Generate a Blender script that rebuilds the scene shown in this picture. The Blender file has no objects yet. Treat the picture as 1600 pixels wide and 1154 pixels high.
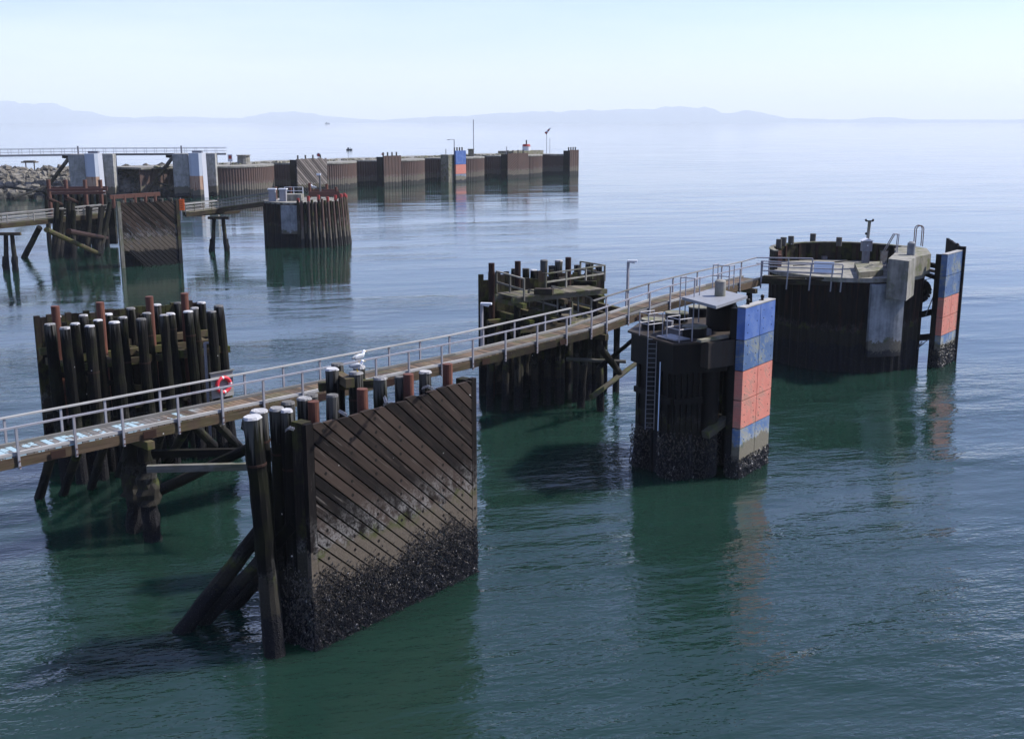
import bpy, bmesh, math, random
from mathutils import Vector as V
random.seed(7)
R=random.random
def U(a,b): return a+(b-a)*R()
# ---------------------------------------------------------------- survey: picture measurement -> place
F=1750.;H=17.;PITCH=math.atan(387/F); cp,sp=math.cos(PITCH),math.sin(PITCH)
def ray(x,y):
    u=(x-800)/F; v=(y-577)/F
    return (u, cp-v*sp, -sp-v*cp)
def W(x,y,z=0.):
    d=ray(x,y); t=(z-H)/d[2]; return V((d[0]*t,d[1]*t,z))
def AtY(x,y,Y):
    d=ray(x,y); t=Y/d[1]; return V((d[0]*t,Y,H+d[2]*t))
sc=bpy.context.scene
col=sc.collection
# ---------------------------------------------------------------- node helpers
class N:
    def __init__(s,name):
        s.m=bpy.data.materials.new(name); s.m.use_nodes=True
        s.t=s.m.node_tree; s.t.nodes.clear()
        s.out=s.n('ShaderNodeOutputMaterial')
    def n(s,ty,ins=None,**kw):
        nd=s.t.nodes.new(ty)
        for k,v in kw.items(): setattr(nd,k,v)
        if ins:
            for k,v in ins.items(): s.put(nd.inputs[k],v)
        return nd
    def put(s,sock,v):
        if isinstance(v,bpy.types.NodeSocket): s.t.links.new(v,sock)
        else:
            if isinstance(v,(tuple,list)) and len(v)==3 and sock.type=='RGBA': v=(*v,1)
            sock.default_value=v
    def math(s,op,a,b=0.,c=None,clamp=False):
        nd=s.n('ShaderNodeMath',operation=op,use_clamp=clamp); s.put(nd.inputs[0],a); s.put(nd.inputs[1],b)
        if c is not None: s.put(nd.inputs[2],c)
        return nd.outputs[0]
    def mix(s,f,a,b,mode='MIX'):
        nd=s.n('ShaderNodeMix',data_type='RGBA',blend_type=mode); s.put(nd.inputs[0],f); s.put(nd.inputs[6],a); s.put(nd.inputs[7],b); return nd.outputs[2]
    def sm(s,x,a,b,lo=0.,hi=1.):
        nd=s.n('ShaderNodeMapRange',interpolation_type='SMOOTHSTEP'); 
        for i,v in enumerate((x,a,b,lo,hi)): s.put(nd.inputs[i],v)
        return nd.outputs[0]
    def pos(s): return s.n('ShaderNodeNewGeometry').outputs['Position']
    def xyz(s,v):
        nd=s.n('ShaderNodeSeparateXYZ'); s.put(nd.inputs[0],v); return nd.outputs
    def scale(s,v,sc_):
        nd=s.n('ShaderNodeVectorMath',operation='MULTIPLY'); s.put(nd.inputs[0],v); nd.inputs[1].default_value=sc_; return nd.outputs[0]
    def noise(s,v,sc_=1.,d=3.,r=.55,w=None):
        nd=s.n('ShaderNodeTexNoise',noise_dimensions='4D' if w is not None else '3D'); s.put(nd.inputs['Vector'],v)
        nd.inputs['Scale'].default_value=sc_; nd.inputs['Detail'].default_value=d; nd.inputs['Roughness'].default_value=r
        if w is not None: s.put(nd.inputs['W'],w)
        return nd.outputs[0]
    def vor(s,v,sc_,feat='F1'):
        nd=s.n('ShaderNodeTexVoronoi',feature=feat); s.put(nd.inputs['Vector'],v); nd.inputs['Scale'].default_value=sc_; return nd
    def rnd(s):
        return s.n('ShaderNodeAttribute',attribute_name='rnd').outputs['Fac']
    def uv(s): return s.n('ShaderNodeUVMap',uv_map='UVMap').outputs[0]
    def bump(s,h,st=.3,dist=.05,nrm=None):
        nd=s.n('ShaderNodeBump'); nd.inputs['Strength'].default_value=st; nd.inputs['Distance'].default_value=dist; s.put(nd.inputs['Height'],h)
        if nrm: s.put(nd.inputs['Normal'],nrm)
        return nd.outputs[0]
    def bsdf(s,colr,rough=.7,metal=0.,nrm=None,**kw):
        nd=s.n('ShaderNodeBsdfPrincipled'); s.put(nd.inputs['Base Color'],colr); s.put(nd.inputs['Roughness'],rough); s.put(nd.inputs['Metallic'],metal)
        if nrm: s.put(nd.inputs['Normal'],nrm)
        for k,v in kw.items(): s.put(nd.inputs[k.replace('_',' ')],v)
        s.t.links.new(nd.outputs[0],s.out.inputs[0]); return nd
def tide(n,c,p,z1,z2,z3,mus=(.010,.010,.012),band=(.13,.115,.085),pale=(.27,.26,.25),pk=.75):
    """black mussels below z1, tan barnacles z1-z2, bleached wood z2-z3 fading up"""
    z=n.xyz(p)[2]
    a=n.noise(p,.9,3.,.6); b=n.noise(p,6.,2.,.6)
    zz=n.math('ADD',z,n.math('ADD',n.math('MULTIPLY',n.math('SUBTRACT',a,.5),1.3),n.math('MULTIPLY',n.math('SUBTRACT',b,.5),.7)))
    streak=n.noise(n.scale(p,(2.2,2.2,1.5)),1.,5.,.7)
    pf=n.math('MULTIPLY',n.sm(zz,z3,z2+.1),n.math('MULTIPLY',n.math('MULTIPLY',n.sm(streak,.38,.60),n.sm(n.noise(p,11.,4.,.7),.36,.58)),pk))
    c=n.mix(pf,c,pale)
    bn=n.mix(n.noise(p,14.,2.),band,tuple(x*.3 for x in band))
    c=n.mix(n.sm(zz,z2+.08,z2-.08),c,bn)
    # green weed line
    wf=n.math('MULTIPLY',n.math('MULTIPLY',n.sm(zz,z2-.35,z2-.1),n.sm(zz,z2+.25,z2)),n.sm(n.noise(p,1.3,2.),.5,.65))
    c=n.mix(n.math('MULTIPLY',wf,.7),c,(.045,.055,.012))
    sp_=n.vor(p,17.); spk=n.sm(sp_.outputs['Distance'],.22,.08)
    rare=n.math('GREATER_THAN',n.xyz(sp_.outputs['Color'])[0],.72)
    mm=n.mix(n.math('MULTIPLY',n.math('MULTIPLY',spk,rare),.8),mus,(.22,.21,.20))
    c=n.mix(n.sm(zz,z1+.12,z1-.12),c,mm)
    return c,zz
def m_wood(name,dark,light,tz=None,moss=0.,mossc=(.085,.10,.02),rough=.85,bumpd=.02,pale=0.,guano=0.,**tk):
    n=N(name); p=n.pos(); uv=n.uv(); r=n.rnd()
    g=n.noise(n.scale(uv,(.55,16,1)),1.,4.,.65,n.math('MULTIPLY',r,37.))
    g2=n.noise(n.scale(uv,(.9,3,1)),1.,3.,.6,n.math('MULTIPLY',r,91.))
    f=n.math('ADD',n.math('MULTIPLY',g,.55),n.math('ADD',n.math('MULTIPLY',g2,.4),n.math('MULTIPLY',n.math('SUBTRACT',r,.5),.45)))
    c=n.mix(n.sm(f,.25,.72),dark,light)
    if pale: 
        c=n.mix(n.math('MULTIPLY',n.sm(n.noise(n.scale(uv,(.5,9,1)),1.,3.,.7,r),.58,.75),pale),c,(.28,.25,.22))
    if moss:
        c=n.mix(n.math('MULTIPLY',n.sm(n.noise(p,1.1,4.,.65),.45,.62),moss),c,n.mix(n.noise(p,7.),mossc,tuple(x*.35 for x in mossc)))
    if guano>.05:
        dz=n.math('SUBTRACT',n.xyz(p)[2],n.math('MULTIPLY',n.noise(n.scale(p,(9,9,.25)),1.,3.,.6),3.4)); c=n.mix(n.math('MULTIPLY',n.sm(dz,5.55,6.15),.3),c,(.20,.195,.18))
    if guano:
        v=n.vor(p,3.2); c=n.mix(n.math('MULTIPLY',n.sm(v.outputs['Distance'],.13,.06),n.math('GREATER_THAN',n.xyz(v.outputs['Color'])[0],1-guano)),c,(.5,.5,.5))
    h=g
    if tz:
        c,zz=tide(n,c,p,*tz,**tk)
        vm=n.vor(p,13.); h=n.math('ADD',n.math('MULTIPLY',g,.5),n.math('MULTIPLY',n.math('MULTIPLY',n.sm(vm.outputs['Distance'],.5,0.),n.sm(zz,tz[0]+.3,tz[0]-.1)),4.))
    n.bsdf(c,rough,0.,n.bump(h,.7,bumpd),Specular_IOR_Level=.12)
    return n.m
def m_metal(name,ca,cb,sc_=3.,rough=.5,metal=0.,rust=0.,rustc=(.16,.055,.02),streak=True,tz=None,**tk):
    n=N(name); p=n.pos()
    a=n.noise(p,sc_,4.,.6)
    c=n.mix(a,ca,cb)
    if rust:
        s_=n.noise(n.scale(p,(4,4,.35 if streak else 4)),1.,4.,.65)
        c=n.mix(n.math('MULTIPLY',n.sm(s_,.48,.62),rust),c,n.mix(n.noise(p,9.),rustc,tuple(x*.4 for x in rustc)))
    if tz: c,zz=tide(n,c,p,*tz,**tk)
    n.bsdf(c,rough,metal,n.bump(a,.4,.02),Specular_IOR_Level=.12 if max(cb)<.06 else .4)
    return n.m
def m_paint(name,colr,wear,wearc=(.25,.22,.18),tz=None,**tk):
    n=N(name); p=n.pos(); r=n.rnd(); uv=n.uv()
    ro=n.n('ShaderNodeVectorRotate',rotation_type='AXIS_ANGLE'); n.put(ro.inputs['Vector'],uv); ro.inputs['Axis'].default_value=(0,0,1); ro.inputs['Angle'].default_value=math.radians(32)
    g=n.noise(n.scale(ro.outputs[0],(2.2,26,1)),1.,4.,.7,n.math('MULTIPLY',r,30))
    b=n.noise(p,1.2,4.,.6)
    c=n.mix(n.sm(b,.3,.7),tuple(x*.82 for x in colr),tuple(min(1,x*1.12+.01) for x in colr))
    c=n.mix(n.math('MULTIPLY',n.sm(n.math('ADD',g,n.math('MULTIPLY',n.math('SUBTRACT',b,.5),.9)),.50,.62),wear),c,wearc)
    sp2=n.noise(n.scale(p,(1,1,2.5)),13.,4.,.7); c=n.mix(n.math('MULTIPLY',n.sm(sp2,.60,.68),wear*.8),c,tuple(x*.35 for x in wearc))
    rs=n.noise(n.scale(p,(7,7,.5)),1.,4.,.65); c=n.mix(n.math('MULTIPLY',n.sm(rs,.58,.70),wear*.45),c,(.10,.065,.045))
    if tz: c,zz=tide(n,c,p,*tz,**tk)
    n.bsdf(c,.55,0.,n.bump(g,.3,.01))
    return n.m
def m_conc(name,a,b,moss=0.,tz=None,**tk):
    n=N(name); p=n.pos()
    f=n.noise(p,.9,5.,.65); s_=n.noise(n.scale(p,(3,3,.3)),1.,3.,.6)
    c=n.mix(n.sm(n.math('ADD',n.math('MULTIPLY',f,.6),n.math('MULTIPLY',s_,.4)),.35,.65),a,b)
    if moss: c=n.mix(n.math('MULTIPLY',n.sm(n.noise(p,1.5,4.,.6),.5,.62),moss),c,(.07,.08,.02))
    if tz: c,zz=tide(n,c,p,*tz,**tk)
    n.bsdf(c,.85,0.,n.bump(n.noise(p,18.,3.),.3,.01)); return n.m
M={}
M['face']=m_wood('weathered_plank',(.005,.004,.004),(.042,.030,.024),(1.9,3.3,4.9),pale=.35,guano=.05,pk=.5,band=(.135,.112,.088))
M['post']=m_wood('weathered_timber',(.005,.004,.0035),(.030,.023,.019),(2.0,3.3,4.2),moss=.4,pale=.15,pk=.4,band=(.06,.055,.04))
M['pile']=m_wood('creosoted_pile',(.0015,.0015,.0015),(.008,.007,.006),(1.6,2.6,3.4),moss=.22,mossc=(.028,.034,.008),pale=.10,guano=.06,pk=.15,band=(.035,.032,.026))
M['cap']=m_wood('bleached_pile_cap',(.09,.088,.085),(.40,.40,.41))
M['beam']=m_wood('brown_beam_wood',(.018,.014,.011),(.095,.068,.046),moss=.22,pale=.25,guano=.06)
M['moss']=m_wood('mossy_timber',(.022,.018,.012),(.09,.07,.045),moss=.9,mossc=(.085,.10,.022),pale=.1)
M['grey']=m_wood('silvered_timber',(.06,.055,.045),(.16,.14,.11),moss=.8,mossc=(.10,.11,.035))
M['greyp']=m_wood('silvered_plain_timber',(.07,.067,.058),(.24,.23,.205),moss=.4)
M['curb']=m_wood('pale_curb',(.12,.117,.115),(.30,.295,.29),moss=.15)
M['galv']=m_metal('galvanised_steel',(.18,.18,.20),(.30,.30,.33),4,.5,.1,rust=.18)
M['galvd']=m_metal('dull_steel',(.10,.11,.13),(.20,.21,.24),4,.5,.2,rust=.3)
M['rustpile']=m_metal('rusty_steel_pile',(.095,.030,.018),(.06,.022,.014),5,.8,0,rust=.5,rustc=(.26,.085,.045),tz=(1.5,2.4,3))
M['rustbeam']=m_metal('rust_brown_steel',(.11,.045,.03),(.07,.03,.022),5,.8)
M['darkrust']=m_metal('dark_brown_steel',(.035,.018,.014),(.02,.012,.010),5,.8)
M['girder']=m_metal('brown_girder_steel',(.028,.024,.021),(.045,.038,.032),3,.7,0,rust=.5,rustc=(.05,.028,.018))
M['plate']=m_metal('pale_grey_plate',(.15,.16,.18),(.21,.22,.245),2,.6,0,rust=.3,rustc=(.16,.14,.12),streak=False)
M['black']=m_metal('black_coated_steel',(.002,.002,.0025),(.006,.0055,.0055),2,.5,0,rust=.3,rustc=(.022,.012,.008),tz=(2.1,2.8,3.2),pk=.1,band=(.02,.018,.014))
M['sheet']=m_metal('dark_sheet_pile',(.004,.0035,.0035),(.010,.008,.007),1.2,.75,0,rust=.8,rustc=(.042,.017,.011),tz=(1.9,3.0,3.6),pk=.15,band=(.028,.026,.02))
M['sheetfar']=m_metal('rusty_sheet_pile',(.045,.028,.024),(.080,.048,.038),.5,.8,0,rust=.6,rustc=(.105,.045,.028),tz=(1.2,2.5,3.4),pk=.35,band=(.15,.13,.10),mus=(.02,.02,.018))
M['conc']=m_conc('weathered_concrete',(.10,.097,.085),(.24,.228,.20),moss=.35)
M['concb']=m_conc('stained_concrete',(.10,.11,.12),(.24,.255,.27),tz=(1.6,2.3,3),pk=.3)
M['concmoss']=m_conc('mossy_concrete',(.09,.085,.065),(.20,.185,.14),moss=.85)
M['conctower']=m_conc('tower_concrete',(.16,.16,.155),(.28,.28,.265),moss=.25,tz=(.9,2.4,3),pk=.3)
M['blue']=m_paint('blue_board_paint',(.040,.10,.31),.6,(.10,.15,.28))
M['blue2']=m_paint('faded_blue_board_paint',(.045,.10,.22),1.,(.16,.18,.17))
M['bluelow']=m_paint('tidal_blue_board_paint',(.07,.14,.28),.8,(.24,.23,.17),tz=(.75,1.75,2.25),band=(.2,.18,.13),pale=(.30,.29,.22),pk=1.)
M['pink']=m_paint('coral_board_paint',(.50,.165,.12),.75,(.24,.15,.11))
M['whitep']=m_metal('white_panel_paint',(.48,.50,.53),(.56,.57,.60),1,.5)
M['towerface']=m_metal('white_fender_paint',(.30,.34,.40),(.38,.42,.48),.6,.6)
M['towerrust']=m_metal('rust_stained_paint',(.36,.27,.20),(.24,.13,.08),.6,.7,rust=1.,rustc=(.26,.12,.06),tz=(.7,1.8,2.2),pk=.1)
M['orange']=m_metal('orange_sign_paint',(.85,.14,.015),(.80,.12,.01),2,.5)
M['red']=m_metal('red_marker_paint',(.32,.03,.022),(.22,.022,.018),4,.6)
M['ring']=m_metal('life_ring_red',(.62,.035,.055),(.52,.03,.045),3,.5)
M['gullw']=m_metal('white_feathers',(.78,.78,.78),(.70,.70,.71),9,.8)
M['gullg']=m_metal('grey_feathers',(.28,.30,.33),(.23,.25,.28),9,.8)
M['beak']=m_metal('yellow_beak',(.6,.4,.03),(.5,.32,.03),9,.6)
M['dark']=m_metal('dark_hull_paint',(.02,.025,.04),(.03,.035,.05),4,.6)
M['hole']=m_metal('black_bolt_recess',(.006,.005,.005),(.010,.009,.008),4,.8)
M['sign']=m_metal('pale_blue_sign',(.48,.58,.72),(.52,.62,.76),2,.4)
def m_mussel():
    n=N('mussel_shell'); r=n.rnd()
    c=n.mix(n.math('GREATER_THAN',r,.86),(.007,.007,.010),n.mix(n.math('GREATER_THAN',r,.965),(.035,.03,.025),(.22,.21,.20)))  # the rare palest shells are painted glints on the mussels
    z=n.xyz(n.pos())[2]; r2=n.math('FRACT',n.math('MULTIPLY',r,17.3))
    c=n.mix(n.math('GREATER_THAN',n.math('MULTIPLY',n.sm(z,.3,2.3),.75),r2),c,n.mix(n.math('FRACT',n.math('MULTIPLY',r,53.1)),(.022,.018,.014),(.085,.070,.052)))
    n.bsdf(c,.45); return n.m
M['mussel']=m_mussel()
def m_rock():
    n=N('riprap_rock'); p=n.pos(); r=n.rnd(); z=n.xyz(p)[2]
    c=n.mix(r,(.025,.024,.022),(.15,.143,.13)); c=n.mix(n.sm(n.noise(p,1.5,4.),.4,.7),c,(.16,.14,.11))
    c=n.mix(n.sm(n.math('ADD',z,n.noise(p,.5)),2.4,1.5),c,(.022,.022,.018))
    n.bsdf(c,.9,0,n.bump(n.noise(p,3.,4.),.6,.1)); return n.m
M['rock']=m_rock()
def m_deck():
    n=N('walkway_deck_boards'); p=n.pos(); uv=n.uv(); r=n.rnd(); X=n.xyz(p)[0]
    g=n.noise(n.scale(uv,(.8,14,1)),1.,3.,.6,n.math('MULTIPLY',r,50))
    c=n.mix(n.sm(n.math('ADD',n.math('MULTIPLY',g,.6),n.math('MULTIPLY',r,.4)),.3,.75),(.045,.030,.020),(.14,.095,.062))
    c=n.mix(n.math('MULTIPLY',n.sm(n.noise(p,.8,4.),.5,.62),.5),c,(.07,.075,.03))
    c=n.mix(n.math('MULTIPLY',n.sm(X,-14.2,-15.4),.75),c,(.12,.12,.12))
    f=n.math('MULTIPLY',n.sm(X,-13.2,-14.6),n.math('GREATER_THAN',n.math('ADD',n.math('MULTIPLY',r,.55),n.math('MULTIPLY',n.noise(p,3.2,3.,.6),.9)),.80))
    c=n.mix(f,c,(.24,.34,.39))
    n.bsdf(c,.85,0,n.bump(g,.5,.01)); return n.m
M['deck']=m_deck()
def m_water():
    n=N('sea_water'); p=n.pos()
    v=n.n('ShaderNodeVectorRotate',rotation_type='AXIS_ANGLE'); n.put(v.inputs['Vector'],p); v.inputs['Axis'].default_value=(0,0,1); v.inputs['Angle'].default_value=math.radians(-14); v=v.outputs[0]
    h1=n.noise(n.scale(v,(.16,.42,1)),1.,2.,.5)
    h2=n.noise(n.scale(v,(.8,2.0,1)),1.,3.,.55)
    h3=n.noise(n.scale(v,(3.2,6.0,1)),1.,2.,.5)
    patch=n.noise(n.scale(v,(.012,.045,1)),1.,3.,.55)
    k=n.math('MULTIPLY',n.sm(patch,.38,.60,.40,1.4),n.sm(n.xyz(p)[1],38.,135.,1.2,.30))
    pt2=n.noise(n.scale(v,(.05,.11,1)),1.,3.,.6); k=n.math('MULTIPLY',k,n.sm(pt2,.35,.65,.6,1.35))
    h0=n.noise(n.scale(v,(.05,.13,1)),1.,2.,.5); h1=n.math('ADD',h1,n.math('MULTIPLY',h0,1.0))
    h=n.math('ADD',n.math('MULTIPLY',h1,.11),n.math('ADD',n.math('MULTIPLY',h2,.060),n.math('MULTIPLY',h3,.018)))
    bp=n.n('ShaderNodeBump'); n.put(bp.inputs['Height'],n.math('MULTIPLY',h,k)); bp.inputs['Strength'].default_value=1.; bp.inputs['Distance'].default_value=1.
    deep=n.mix(n.noise(n.scale(v,(.03,.05,1)),1.,3.),(.0068,.0205,.0140),(.0085,.026,.0205))
    b_=n.bsdf(deep,.04,0.,bp.outputs[0],IOR=1.40,Specular_IOR_Level=.5); b_.subsurface_method='BURLEY'; b_.inputs['Subsurface Weight'].default_value=1.; b_.inputs['Subsurface Radius'].default_value=(.7,1.5,1.2); b_.inputs['Subsurface Scale'].default_value=1.3
    return n.m
M['water']=m_water()
def m_hill(name,c):
    n=N(name); p=n.pos(); n.bsdf(n.mix(n.noise(p,.002,4.),c,tuple(x*.6 for x in c)),.95); return n.m
M['hill']=m_hill('forested_hill',(.05,.08,.06))
# ---------------------------------------------------------------- mesh builder
class MB:
    def __init__(s): s.v=[];s.f=[];s.r=[];s.uv=[];s.mi=[]
    def add(s,vs,fs,uvs=None,mi=0,rnd=None):
        b=len(s.v); s.v+= [tuple(x) for x in vs]; r=R() if rnd is None else rnd
        for i,f in enumerate(fs):
            s.f.append([b+k for k in f]); s.r.append(r); s.mi.append(mi)
            s.uv.append(uvs[i] if uvs else [(0,0)]*len(f))
        return s
    def beam(s,p0,p1,w,h,up=(0,0,1),mi=0,rnd=None):
        """box from p0 to p1 (centre line), w across, h along 'up'"""
        p0=V(p0);p1=V(p1);d=(p1-p0); L=d.length; d/=L; up=V(up)
        sd=d.cross(up)
        if sd.length<1e-4: up=V((0,1,0)); sd=d.cross(up)
        sd.normalize(); u=sd.cross(d).normalized()
        vs=[];
        for e in (p0,p1):
            for a,b in ((-1,-1),(1,-1),(1,1),(-1,1)): vs.append(e+sd*(a*w/2)+u*(b*h/2))
        fs=[(0,1,5,4),(1,2,6,5),(2,3,7,6),(3,0,4,7),(3,2,1,0),(4,5,6,7)]
        o=R()*40; q=[0,w,w+h,2*w+h,2*w+2*h]
        uvs=[[(o,q[i]),(o,q[i+1]),(o+L,q[i+1]),(o+L,q[i])] for i in range(4)]
        uvs+=[[(o,h),(o+.2,h),(o+.2,0),(o,0)],[(o,0),(o+.2,0),(o+.2,h),(o,h)]]
        return s.add(vs,fs,uvs,mi,rnd)
    def box(s,c,dx,dy,dz,ang=0.,mi=0,rnd=None):
        c=V(c); d=V((math.cos(ang),math.sin(ang),0))
        return s.beam(c-d*dx/2,c+d*dx/2,dy,dz,mi=mi,rnd=rnd)
    def cyl(s,p0,p1,r0,r1=None,n=12,cap=(1,1),rings=1,wob=0.,mi=0,rnd=None,capmi=None):
        p0=V(p0);p1=V(p1);r1=r0 if r1 is None else r1; d=(p1-p0);L=d.length;d/=L
        a=d.orthogonal().normalized(); b=d.cross(a); vs=[];o=R()*40
        for k in range(rings+1):
            t=k/rings; c=p0+d*L*t; rr=r0+(r1-r0)*t
            off=(a*U(-wob,wob)+b*U(-wob,wob))*.6 if 0<k<rings else V((0,0,0))
            for i in range(n):
                th=2*math.pi*i/n; r_=rr+U(-wob,wob); vs.append(c+off+(a*math.cos(th)+b*math.sin(th))*r_)
        fs=[];uvs=[]
        for k in range(rings):
            for i in range(n):
                j=(i+1)%n; fs.append((k*n+i,k*n+j,(k+1)*n+j,(k+1)*n+i))
                u0=o+L*k/rings;u1=o+L*(k+1)/rings; a0=2*math.pi*r0*i/n;a1=2*math.pi*r0*(i+1)/n
                uvs.append([(u0,a0),(u0,a1),(u1,a1),(u1,a0)])
        s.add(vs,fs,uvs,mi,rnd)
        b_=len(s.v)-len(vs)
        for e,k in ((0,0),(1,rings)):
            if cap[e]:
                f=[b_+k*n+i for i in range(n)]
                if e==0: f=f[::-1]
                s.f.append(f); s.r.append(s.r[-1]); s.mi.append(mi if capmi is None else capmi); s.uv.append([(math.cos(i)*.2,math.sin(i)*.2) for i in range(n)])
        return s
    def poly(s,pts,th,frame,mi=0,rnd=None,ang=0.):
        """prism: pts 2D (s,z) in frame (o,t,n): front at n=0 going back -th"""
        o,t,nn=frame; k=len(pts); vs=[o+t*p[0]+V((0,0,p[1])) for p in pts]+[o+t*p[0]+V((0,0,p[1]))-nn*th for p in pts]
        ca,sa=math.cos(ang),math.sin(ang); of=R()*40
        uv=[(of+p[0]*ca+p[1]*sa,-p[0]*sa+p[1]*ca) for p in pts]
        fs=[tuple(range(k)),tuple(range(2*k-1,k-1,-1))]; uvs=[uv,uv[::-1]]
        for i in range(k):
            j=(i+1)%k; fs.append((j,i,i+k,j+k)); uvs.append([uv[j],uv[i],(uv[i][0],uv[i][1]+.1),(uv[j][0],uv[j][1]+.1)])
        return s.add(vs,fs,uvs,mi,rnd)
    def blob(s,c,rx,ry,rz,n=8,m=6,wob=0.,mi=0,rnd=None,ang=0.,tilt=0.):
        vs=[];c=V(c);ca,sa=math.cos(ang),math.sin(ang);ct,st=math.cos(tilt),math.sin(tilt)
        for k in range(m+1):
            ph=math.pi*k/m
            for i in range(n):
                th=2*math.pi*i/n; q=1+U(-wob,wob)
                x=math.sin(ph)*math.cos(th)*rx*q; y=math.sin(ph)*math.sin(th)*ry*q; z=math.cos(ph)*rz*q
                x,z=x*ct-z*st,x*st+z*ct
                vs.append(c+V((x*ca-y*sa,x*sa+y*ca,z)))
        fs=[(k*n+i,(k+1)*n+i,(k+1)*n+(i+1)%n,k*n+(i+1)%n) for k in range(m) for i in range(n)]
        return s.add(vs,fs,None,mi,rnd)
    def build(s,name,mats,parent=None,root=None,smooth=False,label=None):
        me=bpy.data.meshes.new(name); root=root or parent
        o_=V(ORIG.get(root.name,(0,0,0))) if root else V((0,0,0))
        me.from_pydata([(x-o_.x,y-o_.y,z-o_.z) for x,y,z in s.v],[],s.f)
        at=me.attributes.new('rnd','FLOAT','FACE'); at.data.foreach_set('value',s.r)
        uvl=me.uv_layers.new(name='UVMap'); fl=[c for f in s.uv for q in f for c in q]; uvl.data.foreach_set('uv',fl)
        if not isinstance(mats,(list,tuple)): mats=[mats]
        for m in mats: me.materials.append(M[m])
        me.polygons.foreach_set('material_index',s.mi)
        if smooth: me.polygons.foreach_set('use_smooth',[True]*len(s.f))
        bm=bmesh.new(); bm.from_mesh(me); bmesh.ops.recalc_face_normals(bm,faces=bm.faces); bm.to_mesh(me); bm.free()
        me.update()
        o=bpy.data.objects.new(name,me); col.objects.link(o)
        if parent: o.parent=parent
        if root: ORIG[o.name]=tuple(o_)
        if label: o['label']=label
        return o
ORIG={}
def prism(mb,xy,z0,z1,mi=0,capmi=None):
    k=len(xy); vs=[(x,y,z0) for x,y in xy]+[(x,y,z1) for x,y in xy]
    mb.add(vs,[tuple(range(k))[::-1]]+[(i,(i+1)%k,(i+1)%k+k,i+k) for i in range(k)],None,mi); mb.add([(x,y,z1) for x,y in xy],[tuple(range(k))],None,mi if capmi is None else capmi)
def thing(name,label,cat,loc=(0,0,0),group=None):
    o=bpy.data.objects.new(name,None); col.objects.link(o); o.location=loc; o.empty_display_size=.5
    ORIG[o.name]=tuple(loc); o['label']=label; o['category']=cat
    if group: o['group']=group
    return o
def tag(o,label,cat,group=None):
    o['label']=label;o['category']=cat
    if group:o['group']=group
    return o
def frame(A,B):
    A=V(A);B=V(B);t=(B-A);L=t.length;t/=L; return (A,t,V((t.y,-t.x,0))),L
def clip(poly,a,b,c):   # keep a*x+b*y<=c
    out=[]
    for i in range(len(poly)):
        p,q=poly[i],poly[(i+1)%len(poly)]; dp=a*p[0]+b*p[1]-c; dq=a*q[0]+b*q[1]-c
        if dp<=0: out.append(p)
        if dp*dq<0:
            k=dp/(dp-dq); out.append((p[0]+(q[0]-p[0])*k,p[1]+(q[1]-p[1])*k))
    return out
def onf(fr,s,z,n=0.): return fr[0]+fr[1]*s+fr[2]*n+V((0,0,z))
def planked_face(mb,fr,s0,s1,z0,ztop,pitch,slope,th,gap=.055,holes=None,jit=.06):
    """diagonal planks falling to the right, clipped to the rectangle"""
    a=-math.radians(slope); ca,sa=math.cos(a),math.sin(a)      # along=(ca,sa)  across=(-sa,ca)
    diag=math.hypot(s1-s0,ztop-z0)+2; lo=-sa*s0+ca*z0-diag; k=0; c=lo
    rect=lambda zt:[(s0,z0),(s1,z0),(s1,zt),(s0,zt)]
    while c<lo+3*diag:
        zt=ztop+U(-jit,jit)
        p=rect(zt); p=clip(p,sa,-ca,-(c+gap/2)); 
        if len(p)>2: p=clip(p,-sa,ca,c+pitch-gap/2)
        if len(p)>2:
            mb.poly(p,th+U(-.012,.012),fr if 1 else fr,mi=0,ang=a)
            if holes:
                for s in holes:
                    z=(c+pitch/2+sa*s)/ca
                    if z0+1.5<z<ztop-.15 and s0<s<s1 and R()<.86:
                        q=onf(fr,s+U(-.03,.03),z,.0); mb.cyl(q-fr[2]*.05,q+fr[2]*.006,.06,n=7,mi=1,cap=(0,1))
        c+=pitch
def mussels(mb,fr,s0,s1,zt,dens,n0=.0,size=.05,zj=.5):
    for _ in range(int((s1-s0)*(zt+.1)*dens)):
        s=U(s0,s1); z=U(-.1,zt+zj)
        lim=zt+zj*.8*math.sin(s*2.1)*math.sin(s*.9+1)*.6
        if z>lim and R()<min(.985,.45+(z-lim)*.9): continue
        c=onf(fr,s,z,n0+.10*max(0,math.sin(s*9+z*3)*math.sin(z*7-s*2))*(z<lim-.3)+U(0,.03)); l=size*U(.6,1.4); w=l*.42
        ax=(V((U(-.5,.5),U(-.5,.5),U(.3,1)))).normalized(); nn=fr[2]; sd=ax.cross(nn).normalized()
        vs=[c-ax*l,c+ax*l,c+sd*w,c-sd*w,c+nn*w*1.5]
        mb.add(vs,[(0,2,4),(2,1,4),(1,3,4),(3,0,4)])
def wood_pile(par,root,top,r=.19,zb=-1.2,lean=(0,0),cap=True,mat='pile',rings=14,wob=.012,name='pile',capm='cap'):
    top=V(top); b=V((top.x+lean[0],top.y+lean[1],zb))
    r*=U(.9,1.1); top.z+=U(-.12,.1); m=MB(); m.cyl(b,top,r*1.25,r,n=12,rings=rings,wob=wob*1.4)
    o=m.build(name,mat,par,root,smooth=False)
    if top.y<80 and R()<.6:
        st=MB(); dd_=(b-top).normalized(); q=top+dd_*U(.5,2.4); st.cyl(q,q+dd_*.07,r*1.13,n=12,cap=(1,1)); st.build('strap','darkrust',o,root)
    if cap:
        c=MB(); d=(top-b).normalized()
        c.cyl(top-d*.02,top+d*U(.04,.07),r*1.06,r*.9,n=12,wob=.022); c.build('pile_cap',capm,o,root)
    return o
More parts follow.
